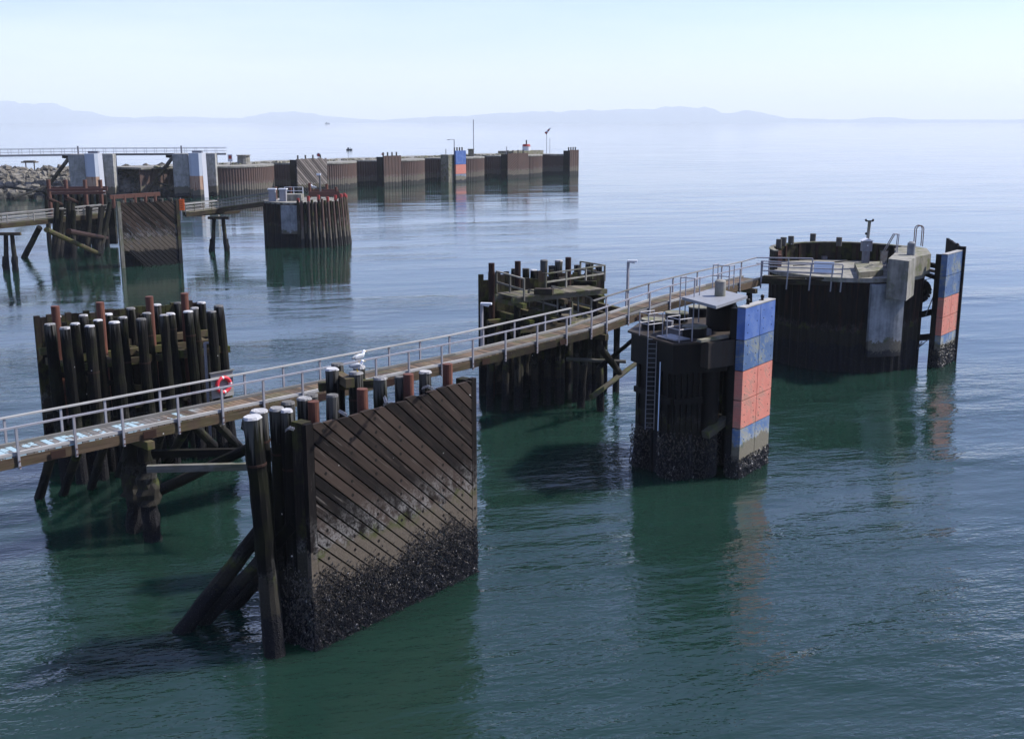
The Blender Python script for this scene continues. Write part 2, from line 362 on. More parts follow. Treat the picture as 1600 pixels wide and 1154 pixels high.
# ---------------------------------------------------------------- WORLD, SUN, CAMERA, HAZE
EL=math.radians(47); AZ=math.radians(15)   # sun: 15 deg ahead of +X
w=bpy.data.worlds.new("World"); sc.world=w; w.use_nodes=True; nt=w.node_tree
bg=nt.nodes['Background']; sky=nt.nodes.new('ShaderNodeTexSky'); sky.sky_type='NISHITA'; sky.sun_disc=False
sky.sun_elevation=EL; sky.sun_rotation=math.radians(75); sky.air_density=1.0; sky.dust_density=.35; sky.ozone_density=2.6; sky.altitude=0
# thin high cloud wisps
tc=nt.nodes.new('ShaderNodeTexCoord'); mp=nt.nodes.new('ShaderNodeMapping'); mp.inputs['Scale'].default_value=(1.2,1.2,9); mp.inputs['Rotation'].default_value=(.05,.12,0)
nz=nt.nodes.new('ShaderNodeTexNoise'); nz.inputs['Scale'].default_value=1.6; nz.inputs['Detail'].default_value=6; nz.inputs['Roughness'].default_value=.55
mr=nt.nodes.new('ShaderNodeMapRange'); mr.inputs[1].default_value=.45; mr.inputs[2].default_value=.8; mr.inputs[3].default_value=.04; mr.inputs[4].default_value=.6
mx=nt.nodes.new('ShaderNodeMix'); mx.data_type='RGBA'; mx.inputs[7].default_value=(6.4,7.2,8.3,1)
L=nt.links.new
L(tc.outputs['Generated'],mp.inputs[0]); L(mp.outputs[0],nz.inputs[0]); L(nz.outputs[0],mr.inputs[0]); L(mr.outputs[0],mx.inputs[0]); L(sky.outputs[0],mx.inputs[6]); tn=nt.nodes.new('ShaderNodeMix'); tn.data_type='RGBA'; tn.blend_type='MULTIPLY'; tn.inputs[0].default_value=1; tn.inputs[7].default_value=(.87,.85,1.13,1); L(mx.outputs[2],tn.inputs[6]); L(tn.outputs[2],bg.inputs[0])
bg.inputs[1].default_value=.105
sd=bpy.data.lights.new('sun','SUN'); sd.energy=4.8; sd.angle=math.radians(.53); sd.color=(1,.955,.89)
so=bpy.data.objects.new('sun',sd); col.objects.link(so)
sdir=V((math.cos(EL)*math.cos(AZ),math.cos(EL)*math.sin(AZ),math.sin(EL)))
so.rotation_euler=sdir.to_track_quat('Z','Y').to_euler(); so.location=(60,20,60)
cd=bpy.data.cameras.new('camera'); cd.sensor_width=36; cd.lens=36*F/1600; cd.clip_end=90000; cd.clip_start=.5
co=bpy.data.objects.new('camera',cd); col.objects.link(co); co.location=(0,0,H); co.rotation_euler=(math.pi/2-PITCH,0,0); sc.camera=co
sc.cycles.volume_bounces=2
sc.view_settings.view_transform='Standard'; sc.view_settings.look='None'; sc.view_settings.exposure=.78; sc.view_settings.gamma=1
hz=MB(); hz.box((0,11500,259),64000,26000,520); ho=hz.build('haze','hill')
ho.data.materials.clear(); hm=bpy.data.materials.new('sea_haze'); hm.use_nodes=True; hm.node_tree.nodes.clear()
vo=hm.node_tree.nodes.new('ShaderNodeVolumePrincipled'); vo.inputs['Color'].default_value=(.86,.93,1,1); vo.inputs['Density'].default_value=.85e-4; vo.inputs['Anisotropy'].default_value=.0
om=hm.node_tree.nodes.new('ShaderNodeOutputMaterial'); hm.node_tree.links.new(vo.outputs[0],om.inputs['Volume']); ho.data.materials.append(hm)
ho['kind']='stuff'
# ---------------------------------------------------------------- WATER + HILLS
wm=MB(); wm.v=[(-28000,-300,0),(28000,-300,0),(28000,23500,0),(-28000,23500,0)]; wm.f=[[0,1,2,3]]; wm.r=[0];wm.mi=[0];wm.uv=[[(0,0)]*4]
wo=wm.build('water','water'); wo['kind']='structure'; wo['label']='green rippled sea water'
def hill(prof,Y,name,seed):
    """prof: list of (px, py) of the ridge; real ridge with slopes to both sides"""
    rs=random.Random(seed); mb=MB(); n=120; rows=9; xs=[prof[0][0]+(prof[-1][0]-prof[0][0])*i/n for i in range(n+1)]
    def py(x):
        for a,b in zip(prof,prof[1:]):
            if a[0]<=x<=b[0]:
                t=(x-a[0])/(b[0]-a[0]); t=t*t*(3-2*t); return a[1]+(b[1]-a[1])*t
        return 190
    ph=[rs.uniform(0,6) for _ in range(6)]
    vs=[]
    for x in xs:
        r=AtY(x,py(x),Y); hgt=max(0,r.z)
        wv=1+.05*math.sin(x*.09+ph[0])+.04*math.sin(x*.21+ph[1])+.03*math.sin(x*.43+ph[2])
        for k in range(rows):
            t=-1+2*k/(rows-1); q=(math.cos(t*math.pi)+1)/2
            vs.append((r.x+60*math.sin(k*3+x*.1),Y+t*1400+80*math.sin(x*.13+k*2),hgt*wv*q*(1+.12*math.sin(x*.31+k*1.7)*(1 if t else 0))-1 if k not in(0,rows-1) else -.9))
    fs=[(i*rows+k,(i+1)*rows+k,(i+1)*rows+k+1,i*rows+k+1) for i in range(n) for k in range(rows-1)]
    mb.add(vs,fs); o=mb.build(name,'hill',smooth=True); o['kind']='structure'; return o
hill([(-120,188),(-60,164),(20,160),(75,163),(115,172),(170,182),(260,188)],19000,'hills',1)
hill([(150,188),(260,182),(380,185),(420,176),(470,175),(520,183),(600,188)],20500,'hills',2)
hill([(560,189),(700,182),(820,175),(980,171),(1060,167),(1100,167),(1130,178),(1165,171),(1195,178),(1230,185),(1330,187),(1370,183),(1440,187),(1560,187),(1700,183),(1800,189)],20000,'hills',3)
# ================================================================ NEAR TIMBER FENDER
A=W(492,1018);B=W(746,893); fr,L_=frame(A,B)
d=thing('timber_fender','big weathered fender wall of diagonal planks with mussels at its foot, nearest the camera','fender dolphin',A)
mb=MB(); planked_face(mb,fr,.32,L_-.27,-.5,7.62,.365,41,.14,holes=[.75,1.95,3.1,4.3,5.4,6.5,7.6])
mb.build('plank_face',['face','hole'],d)
for s,wd,th in ((.15,.30,.18),(L_-.13,.26,.18)):
    mb=MB(); mb.beam(onf(fr,s,-.5,-.08),onf(fr,s,7.7,-.08),wd,th,up=fr[2])
    for z in [k*.75+1.9 for k in range(8)]:
        q=onf(fr,s+U(-.04,.04),z,0.01); mb.cyl(q-fr[2]*.05,q+fr[2]*.01,.045,n=7,mi=1,cap=(0,1))
    mb.build('edge_plank',['face','hole'],d)
mb=MB(); mb.beam(onf(fr,.2,-1,-.42),onf(fr,.2,7.72,-.42),.42,.46,up=fr[2]); mb.build('corner_post','post',d)
mb=MB(); mb.beam(onf(fr,L_-.2,-1,-.42),onf(fr,L_-.2,7.66,-.42),.38,.46,up=fr[2]); mb.build('corner_post','post',d)
for z in (.6,2.6,4.4,6.3,7.25):
    mb=MB(); mb.beam(onf(fr,.4,z,-.33),onf(fr,L_-.4,z,-.33),.34,.34); mb.build('wale','post',d)
for s in (1.2,2.3,3.4,4.5,5.6,6.7,7.7):
    mb=MB(); mb.beam(onf(fr,s,-1,-.66),onf(fr,s,7.2,-.66),.30,.30,up=fr[2]); mb.build('backing_post','pile',d)
mb=MB(); mussels(mb,fr,.0,L_,2.05,900,.01,.042,.85); 
fr2=(onf(fr,0,0,-.6),fr[2].copy(),-fr[1]) ; mussels(mb,fr2,0,.6,2.3,420,.0,.055)
x=mb.build('mussel_bed','mussel',d); x['kind']='stuff'
PZ=8.05
for (px,py,r,ln) in [(405,643,.26,(0,.3)),(432,635,.24,(0,0)),(448,638,.2,(0,0)),(450,630,.22,(0,.2)),(475,622,.24,(0,0)),(487,618,.2,(0,.3)),(519,621,.22,(0,0)),(594,592,.24,(0,0)),(626,586,.23,(0,0)),(664,578,.24,(0,0))]:
    wood_pile(d,d,W(px,py,PZ),r,lean=ln)
for (px,py,r) in [(519,581,.24),(527,573,.22),(556,582,.25),(561,572,.22)]:
    wood_pile(d,d,W(px,py,7.9),r)
wood_pile(d,d,W(394,655,8.0),.27,lean=(.35,.25),wob=.02)
for (px,py) in [(489.5,626.5),(566,607),(638,584),(699,568)]:
    t=W(px,py,8.15 if px>490 else 8.0); mb=MB(); mb.cyl((t.x,t.y,-1),t,.19,n=16); mb.build('steel_pile','rustpile',d)
# mossy cap block and cross beams
q=W(538,590,7.6); mb=MB()
mb.beam(q+V((-.5,.7,0)),q+V((.35,-.9,0)),.34,.34); mb.beam(q+V((-.95,-.2,-.3)),q+V((1.3,.45,-.3)),.3,.3); mb.build('cross_beam','moss',d)
q=W(455,688,6.9); mb=MB(); mb.beam(q+V((-.45,.1,0)),q+V((.5,.0,0)),.5,.75); mb.beam(q+V((.1,-.25,-.0)),q+V((-.6,1.7,0)),.3,.35); mb.build('mossy_block','moss',d)
for z in (6.3,4.1,2.0):
    p=onf(fr,.3,z,-1.25); mb=MB(); mb.beam(p+fr[2]*.9,p-fr[2]*1.6,.3,.34); mb.build('cross_beam','pile',d)
    mb=MB(); mb.beam(onf(fr,.0,z-.3,-1.5),onf(fr,L_-.3,z-.3,-1.5),.3,.32); mb.build('cross_beam','pile',d)
for z in (6.9,):
    mb=MB(); mb.beam(W(382,664,7.6),W(405,690,6.6)+V((.2,.2,0)),.22,.25); mb.build('brace','pile',d)
# dark planks added to fill the void behind the corner post with black
fr3=(onf(fr,.0,0,-2.5),fr[2].copy(),-fr[1])
mb=MB()
for k in range(6): mb.beam(onf(fr,.12+U(-.05,.1),-1,-.75-k*.31),onf(fr,.12+U(-.05,.1),U(4.4,5.3) if k<4 else U(2.6,3.6),-.75-k*.31),.27,.27,up=fr[1])
mb.build('end_dark_fill','pile',d)
mb=MB(); mussels(mb,fr3,-.1,1.9,2.4,260,.02,.055); x=mb.build('mussel_bed','mussel',d); x['kind']='stuff'
for a,b,r in ((W(285,985,0),W(412,822,3.7),.27),(W(318,972,0),W(430,850,3.4),.22),(W(362,948,0),W(430,878,2.4),.24)):
    dd=(b-a); mb=MB(); mb.cyl(a-dd*.2,b+dd*.25,r*1.1,r,rings=12,wob=.02); mb.build('raker_pile','pile',d)
# wire ladder
mb=MB(); a0=W(424,700,6.6);b0=W(448,703,6.6); 
for e in (a0,b0):
    mb.cyl(e,e+V((.1,.1,-4.6)),.018,n=6)
for k in range(15): mb.cyl(a0+V((0,0,-.15-.3*k)),b0+V((0,0,-.15-.3*k-.03)),.016,n=6)
mb.build('ladder','galvd',d)
def chain(par,pts,mat='galvd',r=.035,name='chain',lk=.14):
    mb=MB(); pts=[V(p) for p in pts]; k=0
    for a,b in zip(pts,pts[1:]):
        dd=b-a; n=max(1,int(dd.length/lk)); dd/=n
        for i in range(n):
            c=a+dd*(i+.5); up=V((0,0,1)) if k%2 else V((.7,-.7,0)); s_=dd.normalized().cross(up).normalized()*.045; e=dd*.62
            for q0,q1 in ((c-e+s_,c+e+s_),(c-e-s_,c+e-s_),(c-e+s_,c-e-s_),(c+e+s_,c+e-s_)): mb.cyl(q0,q1,r*.4,n=5)
            k+=1
    return mb.build(name,mat,par)
for pp in ([(447,672),(452,668),(459,670)],[(530,642),(536,645),(541,648)],[(601,620),(603,628),(600,634)],[(660,606),(668,603),(676,607)]):
    chain(d,[W(x_,y_,7.75+.25*(i==1)) for i,(x_,y_) in enumerate(pp)],'galvd')
# ================================================================ REAR LEFT PILE DOLPHIN
d2=thing('pile_dolphin','dolphin of tall black piles with whitened tops behind the life ring end of the walkway','pile dolphin',W(200,760))
ZT=7.6
front=[(78,510),(101,511),(140,507),(178,502),(220,497),(256,494),(294,489),(330,486),(342,480)]
second=[(117,504),(153,500),(192,496),(229,491),(266,488),(304,484)]
third=[(88,495),(130,490),(168,488),(204,482),(245,477),(278,473),(314,470)]
for L0,r in ((front,.235),(second,.215),(third,.225)):
    for (px,py) in L0: wood_pile(d2,d2,W(px,py,ZT),r*U(.95,1.06),lean=(U(.1,.35),U(-.3,.1)),zb=-1.2)
for (px,py) in [(86,478),(156,472),(233,463),(288,458)]:
    t=W(px,py,8.3); mb=MB(); mb.cyl((t.x,t.y,-1),t,.2,n=16); mb.build('steel_pile','rustpile',d2)
a=W(56,495,7.6)+V((.0,.1,0)); b=W(318,470,7.6)+V((0,.15,0)); frb,Lb=frame((b.x,b.y,0),(a.x,a.y,0))
mb=MB(); s=0
while s<Lb:
    wd=.3; mb.beam(onf(frb,s+wd/2,-1,.2),onf(frb,s+wd/2,7.6+U(-.12,.06),.2),wd-.02,.2,up=frb[2]); s+=wd
mb.build('plank_wall','post',d2)
for off,z in ((-.35,5.9),(-1.5,5.6),(-2.6,5.35)):
    mb=MB(); mb.beam(onf(frb,-.2,z,off),onf(frb,Lb+.1,z,off),.3,.34); mb.build('wale','moss',d2)
for s in (.6,2.4,4.2,6.1,Lb-.5):
    mb=MB(); mb.beam(onf(frb,s,5.55,0),onf(frb,s,5.45,-3.0),.32,.36); mb.build('cross_beam','moss',d2)
for off,z in ((-.5,2.6),(-2.4,2.4)):
    mb=MB(); mb.beam(onf(frb,-.2,z,off),onf(frb,Lb+.1,z,off),.3,.34); mb.build('wale','pile',d2)
for (tx,ty,bx,by) in [(78,716,61,778),(119,712,99,772),(160,704,143,762),(200,700,186,742),(248,690,240,728),(283,684,262,720),(312,674,342,702),(345,668,374,697)]:
    b=W(bx,by,0); t=W(tx,ty,2.6); dd=t-b; mb=MB(); mb.cyl(b-dd*.4,t+dd*.45,.22,.2,rings=10,wob=.02); mb.build('raker_pile','pile',d2)
mb=MB(); 
for s in (0.6,2.,3.4,4.8,6.2,7.4): mb.beam(onf(frb,s,-1,-.1),onf(frb,s,7.2,-.1),.3,.3,up=frb[2])
mb.beam(onf(frb,.3,2.6,-2.8),onf(frb,Lb,5.2,-2.8),.14,.25); mb.build('backing_post','pile',d2)
t=W(320,535,6.0); mb=MB(); mb.beam((t.x,t.y,1),t,.12,.12); mb.beam(t+V((0,0,-.02)),t+V((.5,.2,-.02)),.1,.1); mb.build('ladder_rail','galv',d2)
# ================================================================ WALKWAY
WP=[(-30.0,28.12,4.78),(-19.0,39.7,4.80),(-2.0,57.6,4.80),(4.6,64.5,5.08),(7.05,67.12,5.42),(9.98,70.2,5.78),(14.2,74.65,6.05),(17.45,78.06,6.2)]
def wy(p,off,dz=0.):  # offset to far side
    t=V((.689,.725,0)); n_=V((-.725,.689,0)); return V(p)+n_*off+V((0,0,dz))
wk=thing('walkway','long timber walkway with galvanised handrails crossing from the left edge to the round cell','walkway',(-2,57.6,0))
WD=1.55
for off in (.08,WD-.08):
    for a,b in zip(WP,WP[1:]):
        mb=MB(); mb.beam(wy(a,off,-.25),wy(b,off,-.25),.18,.40); mb.build('side_beam','beam',wk)
    mb=MB()
    for a,b in zip(WP,WP[1:]): mb.beam(wy(a,off,.075),wy(b,off,.075),.14,.12)
    mb.build('curb','curb',wk)
mb=MB()
for a,b in zip(WP,WP[1:]):
    a=V(a);b=V(b); n_=int((b-a).length/.27)
    for k in range(n_):
        c=a+(b-a)*((k+.5)/n_); mb.beam(wy(c,.02,-.02),wy(c,WD-.02,-.02),.24,.06,up=(b-a).cross(V((-.725,.689,0))))
mb.build('deck','deck',wk)
def along(px,off=0.):
    # walkway distance where picture column px meets the side line
    best=None
    for a,b in zip(WP,WP[1:]):
        A_=wy(a,off);B_=wy(b,off)
        for k in range(200):
            t=k/200; p=A_+(B_-A_)*t; q=800+F*p.x/(p.y*cp+(H-p.z)*sp)
            e=abs(q-px)
            if best is None or e<best[0]: best=(e,p,t)
    return best[1]
near_posts=[30,119,195,279,349,414,475,588,640,690,739,790,839,885,924,948,982,1015,1047,1085,1122,1156,1189]
near_posts.insert(7,531)
far_posts=[9,98,168,251,385,445,501,556,608,656,703,755,804,852,891,947,978,1013,1051,1089,1127,1160]
RH=1.08
for px in near_posts:
    p=along(px,-.05); mb=MB(); mb.beam(p+V((0,0,-.52)),p+V((0,0,RH)),.09,.075,up=(.725,-.689,0)); mb.build('rail_post','galv',wk)
for px in far_posts:
    p=along(px,WD+.05); mb=MB(); mb.beam(p+V((0,0,-.5)),p+V((0,0,RH)),.09,.07,up=(.725,-.689,0)); mb.build('rail_post','galv',wk)
mb=MB()
for a,b in zip(WP,WP[1:]): mb.beam(wy(a,-.05,RH+.03),wy(b,-.05,RH+.03),.10,.07)
mb.build('handrail','galv',wk)
mb=MB()
f1=along(892,WD+.05); f2=along(926,WD+.05)
for a,b in zip(WP,WP[1:]):
    a_=wy(a,WD+.05,RH+.03);b_=wy(b,WD+.05,RH+.03)
    if a[0]==-2.0: b_=f1+V((0,0,RH+.03))
    if a[0]==4.6: a_=f2+V((0,0,RH+.03))
    mb.beam(a_,b_,.16,.06)
mb.build('handrail','curb',wk)
mb=MB()
for px in near_posts:
    p=along(px,-.1); 
    for z in (-.42,-.2): mb.cyl(p+V((0,0,z)),p+V((.03,-.03,z)),.03,n=6)
mb.build('post_bolts','rustbeam',wk)
for px in (90,232,500,610,760,880,1000,1110):
    p=along(px,-.09); mb=MB(); mb.beam(p+V((-.2,-.2,-.24)),p+V((.2,.2,-.24)),.03,.3); mb.build('splice_plate','darkrust',wk)
mb=MB()
for a,b in zip(WP,WP[1:]): mb.beam(wy(a,WD+.12,-.12),wy(b,WD+.12,-.12),.07,.07)
mb.build('conduit','galvd',wk)
# level end section across the front of the round cell
E0=V((17.45,78.06,6.2)); E1=V((22.6,76.15,6.35))
frE,LE=frame((E0.x,E0.y,0),(E1.x,E1.y,0))
mb=MB(); 
for k in range(20): 
    s=LE*(k+.5)/20; mb.beam(onf(frE,s,6.3,.0),onf(frE,s,6.3,-1.5),.25,.07)
mb.build('deck','grey',wk)
mb=MB(); mb.beam(onf(frE,0,6.1,-.05),onf(frE,LE,6.2,-.05),.2,.4); mb.beam(onf(frE,0,6.4,.02),onf(frE,LE,6.5,.02),.12,.12); mb.build('side_beam','beam',wk)
for s in (.1,LE*.34,LE*.62,LE*.88,LE):
    mb=MB(); mb.beam(onf(frE,s-.08,5.6,.12),onf(frE,s,7.45,.12),.09,.07,up=frE[2]); mb.build('rail_post','galv',wk)
for z in (7.5,7.15,6.85):
    mb=MB(); mb.beam(onf(frE,0,z,.12),onf(frE,LE,z,.12),.09,.07); mb.build('handrail' if z>7.4 else 'mid_rail','galv',wk)
for z in (7.62,7.2):
    mb=MB(); mb.beam(onf(frE,-.6,z-.1,-1.7),onf(frE,LE*.6,z,-1.7),.12,.07); mb.build('handrail' if z>7.4 else 'mid_rail','galv',wk)
for s in (.3,LE*.3,LE*.6):
    mb=MB(); mb.beam(onf(frE,s,6.3,-1.7),onf(frE,s,7.6,-1.7),.08,.07,up=frE[2]); mb.build('rail_post','galv',wk)
mb=MB(); mb.beam(onf(frE,LE*.62,6.95,-1.63),onf(frE,LE*.87,6.95,-1.63),.03,.95); tag(mb.build('notice_board','sign'),'pale blue notice board on the rail where the walkway meets the round cell','sign')
mb=MB(); mb.beam(wy(WP[-1],-.05,RH+.03),onf(frE,0,7.5,.12),.10,.07); mb.build('handrail','galv',wk)
mb=MB(); mb.beam(wy(WP[-1],WD+.05,RH+.03),onf(frE,-.6,7.52,-1.7),.14,.06); mb.build('handrail','curb',wk)
# trestle bents under the walkway
def bent(px,py_,label,spread=.55,r=.22,zt=4.45,lump=False):
    p=along(px,WD/2); p.z=0
    z=p.copy(); t=thing('trestle_bent',label,'pile bent',p,'pile bents carrying the near walkway')
    n_=V((-.725,.689,0)); top=along(px,WD/2).z-.48
    mb=MB(); mb.beam(p+n_*1.2+V((0,0,top-.16)),p-n_*1.15+V((0,0,top-.16)),.32,.32); mb.build('cap_beam','moss',t)
    for sg in (-1,1):
        m=MB(); a=p+n_*sg*spread; 
        m.cyl(a+n_*sg*.35+V((0,0,-1.2)),a+V((0,0,top-.32)),r*1.25 if lump else r,r,rings=14,wob=.05 if lump else .015,n=12); m.build('pile','pile',t)
        if lump: 
            m=MB(); m.cyl(a+n_*sg*.2+V((0,0,1.6)),a+n_*sg*.1+V((0,0,3.4)),r*1.55,r*1.15,rings=8,wob=.09); m.build('mussel_collar','pile',t)
    return t
b1=bent(212,0,'leaning pair of thick mussel-covered piles under the walkway left of the big fender',.5,.3,lump=True)
bent(925,0,'pile bent under the walkway between the railed dolphin and the blue-topped one',.5,.24)
t=bent(1160,0,'thin pile bent under the far end of the walkway beside the round cell',.6,.2)
mb=MB(); p=W(1160,500,3); q=along(1160,WD/2); mb.beam((q.x-.8,q.y-.6,5),(q.x+.8,q.y+.6,2.2),.12,.15); mb.beam((q.x+.8,q.y+.6,5),(q.x-.8,q.y-.6,2.2),.12,.15); mb.build('cross_brace','pile',t)
# loose horizontal timbers between bent and fender
a=W(230,732,3.4);b=W(396,728,3.4); mb=MB(); mb.beam(a,b,.24,.28); tag(mb.build('horizontal_timber','greyp',None),'long pale horizontal timber below the walkway, running to the big fender','timber')
a=W(225,712,3.4);b=W(398,708,3.4); mb=MB(); mb.beam(a+V((0,.3,0)),b+V((0,.3,0)),.26,.30); tag(mb.build('horizontal_timber','pile',None),'black horizontal timber just above the pale one below the walkway','timber')
a=W(245,768,1.2);b=W(398,695,4.2); mb=MB(); mb.cyl(a,b,.24,.2,rings=8,wob=.02); tag(mb.build('diagonal_timber','pile',None),'dark diagonal timber rising from the leaning piles to the big fender','timber')
# life ring board
p=along(350,WD+.12); n_=V((.725,-.689,0)); t_=V((.689,.725,0))
lb=thing('life_ring_board','white board with a red life ring hung on the walkway rail','life ring board',p)
mb=MB(); mb.beam(p-t_*.55+V((0,0,.78)),p+t_*.55+V((0,0,.78)),.05,1.15,rnd=.5); mb.beam(p-t_*.62+V((0,0,1.37))+n_*.03,p+t_*.62+V((0,0,1.37))+n_*.03,.14,.05); mb.build('board','curb',lb)
mb=MB(); c=p+n_*.12+V((0,0,.78)); NT=28
for i in range(NT):
    a0=2*math.pi*i/NT;a1=2*math.pi*(i+1)/NT
    q=lambda a_:c+t_*(math.cos(a_)*.33)+V((0,0,math.sin(a_)*.33))
    mb.cyl(q(a0),q(a1),.085,n=10,mi=1 if i%7==0 else 0,cap=(0,0))
mb.build('life_ring',['ring','whitep'],lb,smooth=True)
# walkway lamp posts
def lamp(p,h,label,side):
    t=thing('lamp_post',label,'lamp post',p,'small lamp posts beside the walkway')
    mb=MB(); mb.beam(p,p+V((0,0,h)),.13,.13,up=(.7,-.7,0)); mb.build('post','galv',t)
    mb=MB(); c=p+V((0,0,h+.05)); mb.beam(c+V((-.05,0,0)),c+V((side*.55,-.1,0)),.24,.1); mb.beam(c+V((.02*side,0,-.02)),c+V((side*.4,-.08,-.09)),.16,.14); mb.build('lamp_head','whitep',t)
p=along(753,WD+.35); lamp(p,2.35,'short lamp post with a white head left of the railed dolphin',1)
p=along(980,WD+.15); p.z-=.5; lamp(p,3.35,'tall lamp post with a white head on the walkway right of the railed dolphin',1)
# ================================================================ RAILED DOLPHIN (middle)
d3=thing('railed_dolphin','dolphin of black piles with a railed timber platform on top, behind the walkway','pile dolphin',W(840,630))
a=W(748,425,7.9);b=W(944,411,7.9); frm,Lm=frame((b.x,b.y,0),(a.x,a.y,0))
mb=MB(); s=0
while s<Lm:
    mb.beam(onf(frm,s+.15,-1,0),onf(frm,s+.15,7.7+U(-.5,.12),0),.28,.2,up=frm[2]); s+=.3
mb.build('plank_wall','post',d3)
for (px,py,z,r,cp_) in [(782,433,7.3,.27,1),(834,420,7.6,.24,1),(850,408,8.2,.24,1),(873,407,8.2,.24,1),(902,413,7.8,.22,0),(804,420,7.6,.22,0),(822,421,7.6,.22,0),(920,412,7.8,.22,0),(862,414,7.9,.22,0),(768,425,7.6,.22,0),(936,413,7.7,.22,0)]:
    wood_pile(d3,d3,W(px,py,z),r,cap=bool(cp_))
for (px,py) in [(768,411),(809,408),(888,402)]:
    t=W(px,py,8.5); mb=MB(); mb.cyl((t.x,t.y,-1),t,.19,n=14); mb.build('steel_pile','darkrust',d3)
for (px,py) in [(789,640),(811,638),(834,635),(854,632),(876,629),(899,627),(765,640),(918,624)]:
    b=W(px,py,0); t=b+V((.1,.7,5.2)); mb=MB(); mb.cyl(b-(t-b)*.2,t,.23,.2,rings=10,wob=.02); mb.build('pile','pile',d3)
for off,z in ((-1.2,4.9),(-2.6,4.9),(-4.2,4.9)):
    mb=MB(); mb.beam(onf(frm,0,z,off),onf(frm,Lm,z,off),.32,.36); mb.build('wale','moss',d3)
for s in (.8,2.6,4.6,6.4,8.0):
    mb=MB(); mb.beam(onf(frm,s,5.25,0),onf(frm,s,5.25,-4.4),.32,.36); mb.build('cross_beam','moss',d3)
# dark piles filling the body
for s in (.7,2.2,3.7,5.2,6.7,8.1):
    for off in (-1.3,-2.9):
        mb=MB(); q=onf(frm,s+U(-.2,.2),0,off); mb.cyl(q+V((0,-.3,-1)),q+V((0,0,5.2)),.22,.2,rings=6,wob=.015); mb.build('pile','pile',d3)
PF0=W(806,464,6.95);PF1=W(945,450,6.95); frl,ll_=frame((PF0.x,PF0.y,0),(PF1.x,PF1.y,0))
mb=MB()   # platform
for k in range(int(ll_/.29)):
    s=.15+k*.29; mb.beam(onf(frl,s,6.92,.1),onf(frl,s,6.92,-2.1),.27,.06)
mb.build('platform_deck','grey',d3)
for off in (-.1,-1.9):
    mb=MB(); mb.beam(onf(frl,-.2,6.73,off),onf(frl,ll_+.2,6.73,off),.22,.3); mb.build('platform_beam','grey',d3)
for s in (.3,ll_*.5,ll_-.5):
    mb=MB(); mb.beam(onf(frl,s,6.45,.5),onf(frl,s,6.45,-2.6),.28,.28); mb.build('cross_beam','moss',d3)
    mb=MB(); mb.cyl(onf(frl,s,-1,-.3),onf(frl,s,6.4,-.3),.2,n=10); mb.build('pile','pile',d3)
def railrun(par,a,b,nposts,h=1.0,base=0.,mid=True,mat='greyp',wd=.1):
    a=V(a);b=V(b)
    for k in range(nposts):
        p=a+(b-a)*(k/(nposts-1)); mb=MB(); mb.beam(p+V((0,0,-h+base)),p,wd,wd*.9,up=(.7,-.7,0)); mb.build('rail_post',mat,par)
    mb=MB(); mb.beam(a+V((0,0,.02)),b+V((0,0,.02)),wd*1.3,wd*.7); mb.build('handrail',mat,par)
    if mid: mb=MB(); mb.beam(a+V((0,0,-.5*h)),b+V((0,0,-.5*h)),wd*.5,wd); mb.build('mid_rail',mat,par)
railrun(d3,W(853,428,7.98),W(945,415,7.98),4)
railrun(d3,W(907,409,8.0),W(945,415,7.98),3)
railrun(d3,W(776,424,8.0),W(819,436,7.98),3,h=1.3)
# gangway between platform and walkway
g=thing('gangway','short railed timber gangway joining the walkway to the dolphin platform','gangway',W(880,485,5))
gl0,gl1=W(826,453,7.15),W(894,471,6.35); gr0,gr1=W(862,447,7.15),W(924,466,6.35)
mb=MB(); dn=V((0,0,-1.08))
for k in range(20):
    q0=gl0+(gl1-gl0)*((k+.5)/20)+dn; q1=gr0+(gr1-gr0)*((k+.5)/20)+dn; mb.beam(q0,q1,(gl1-gl0).length/20-.02,.06)
mb.build('deck','grey',g)
for q0,q1 in ((gl0,gl1),(gr0,gr1)):
    mb=MB(); mb.beam(q0+dn+V((0,0,-.18)),q1+dn+V((0,0,-.18)),.16,.28); mb.build('side_beam','moss',g)
    railrun(g,q0,q1,4,h=1.05)
mb=MB(); e0=along(894,WD);e1=along(924,WD)
for k in range(6): mb.beam(gl1+(gr1-gl1)*((k+.5)/6)+dn,e0+(e1-e0)*((k+.5)/6)+V((0,0,.04)),.28,.06)
mb.build('landing','grey',g)
# struts by the 925 bent
for (a,b,r,m,lab) in [((938,543,4.6),(968,582,2.5),.22,'pile','thick black strut leaning right from the bent beside the railed dolphin'),((924,620,1.2),(993,568,2.6),.17,'grey','mossy log strut rising to the right towards the blue-topped dolphin'),
    ((885,561,3.2),(978,565,3.2),.12,'greyp','grey horizontal timber left of the blue-topped dolphin'),((935,575,2.8),(990,530,4.9),.14,'pile','thin black strut crossing the mossy log beside the blue-topped dolphin')]:
    p=W(*a);q=W(*b); mb=MB(); mb.cyl(p,q,r,r*.85,rings=8,wob=.015); tag(mb.build('strut',m),lab,'strut')
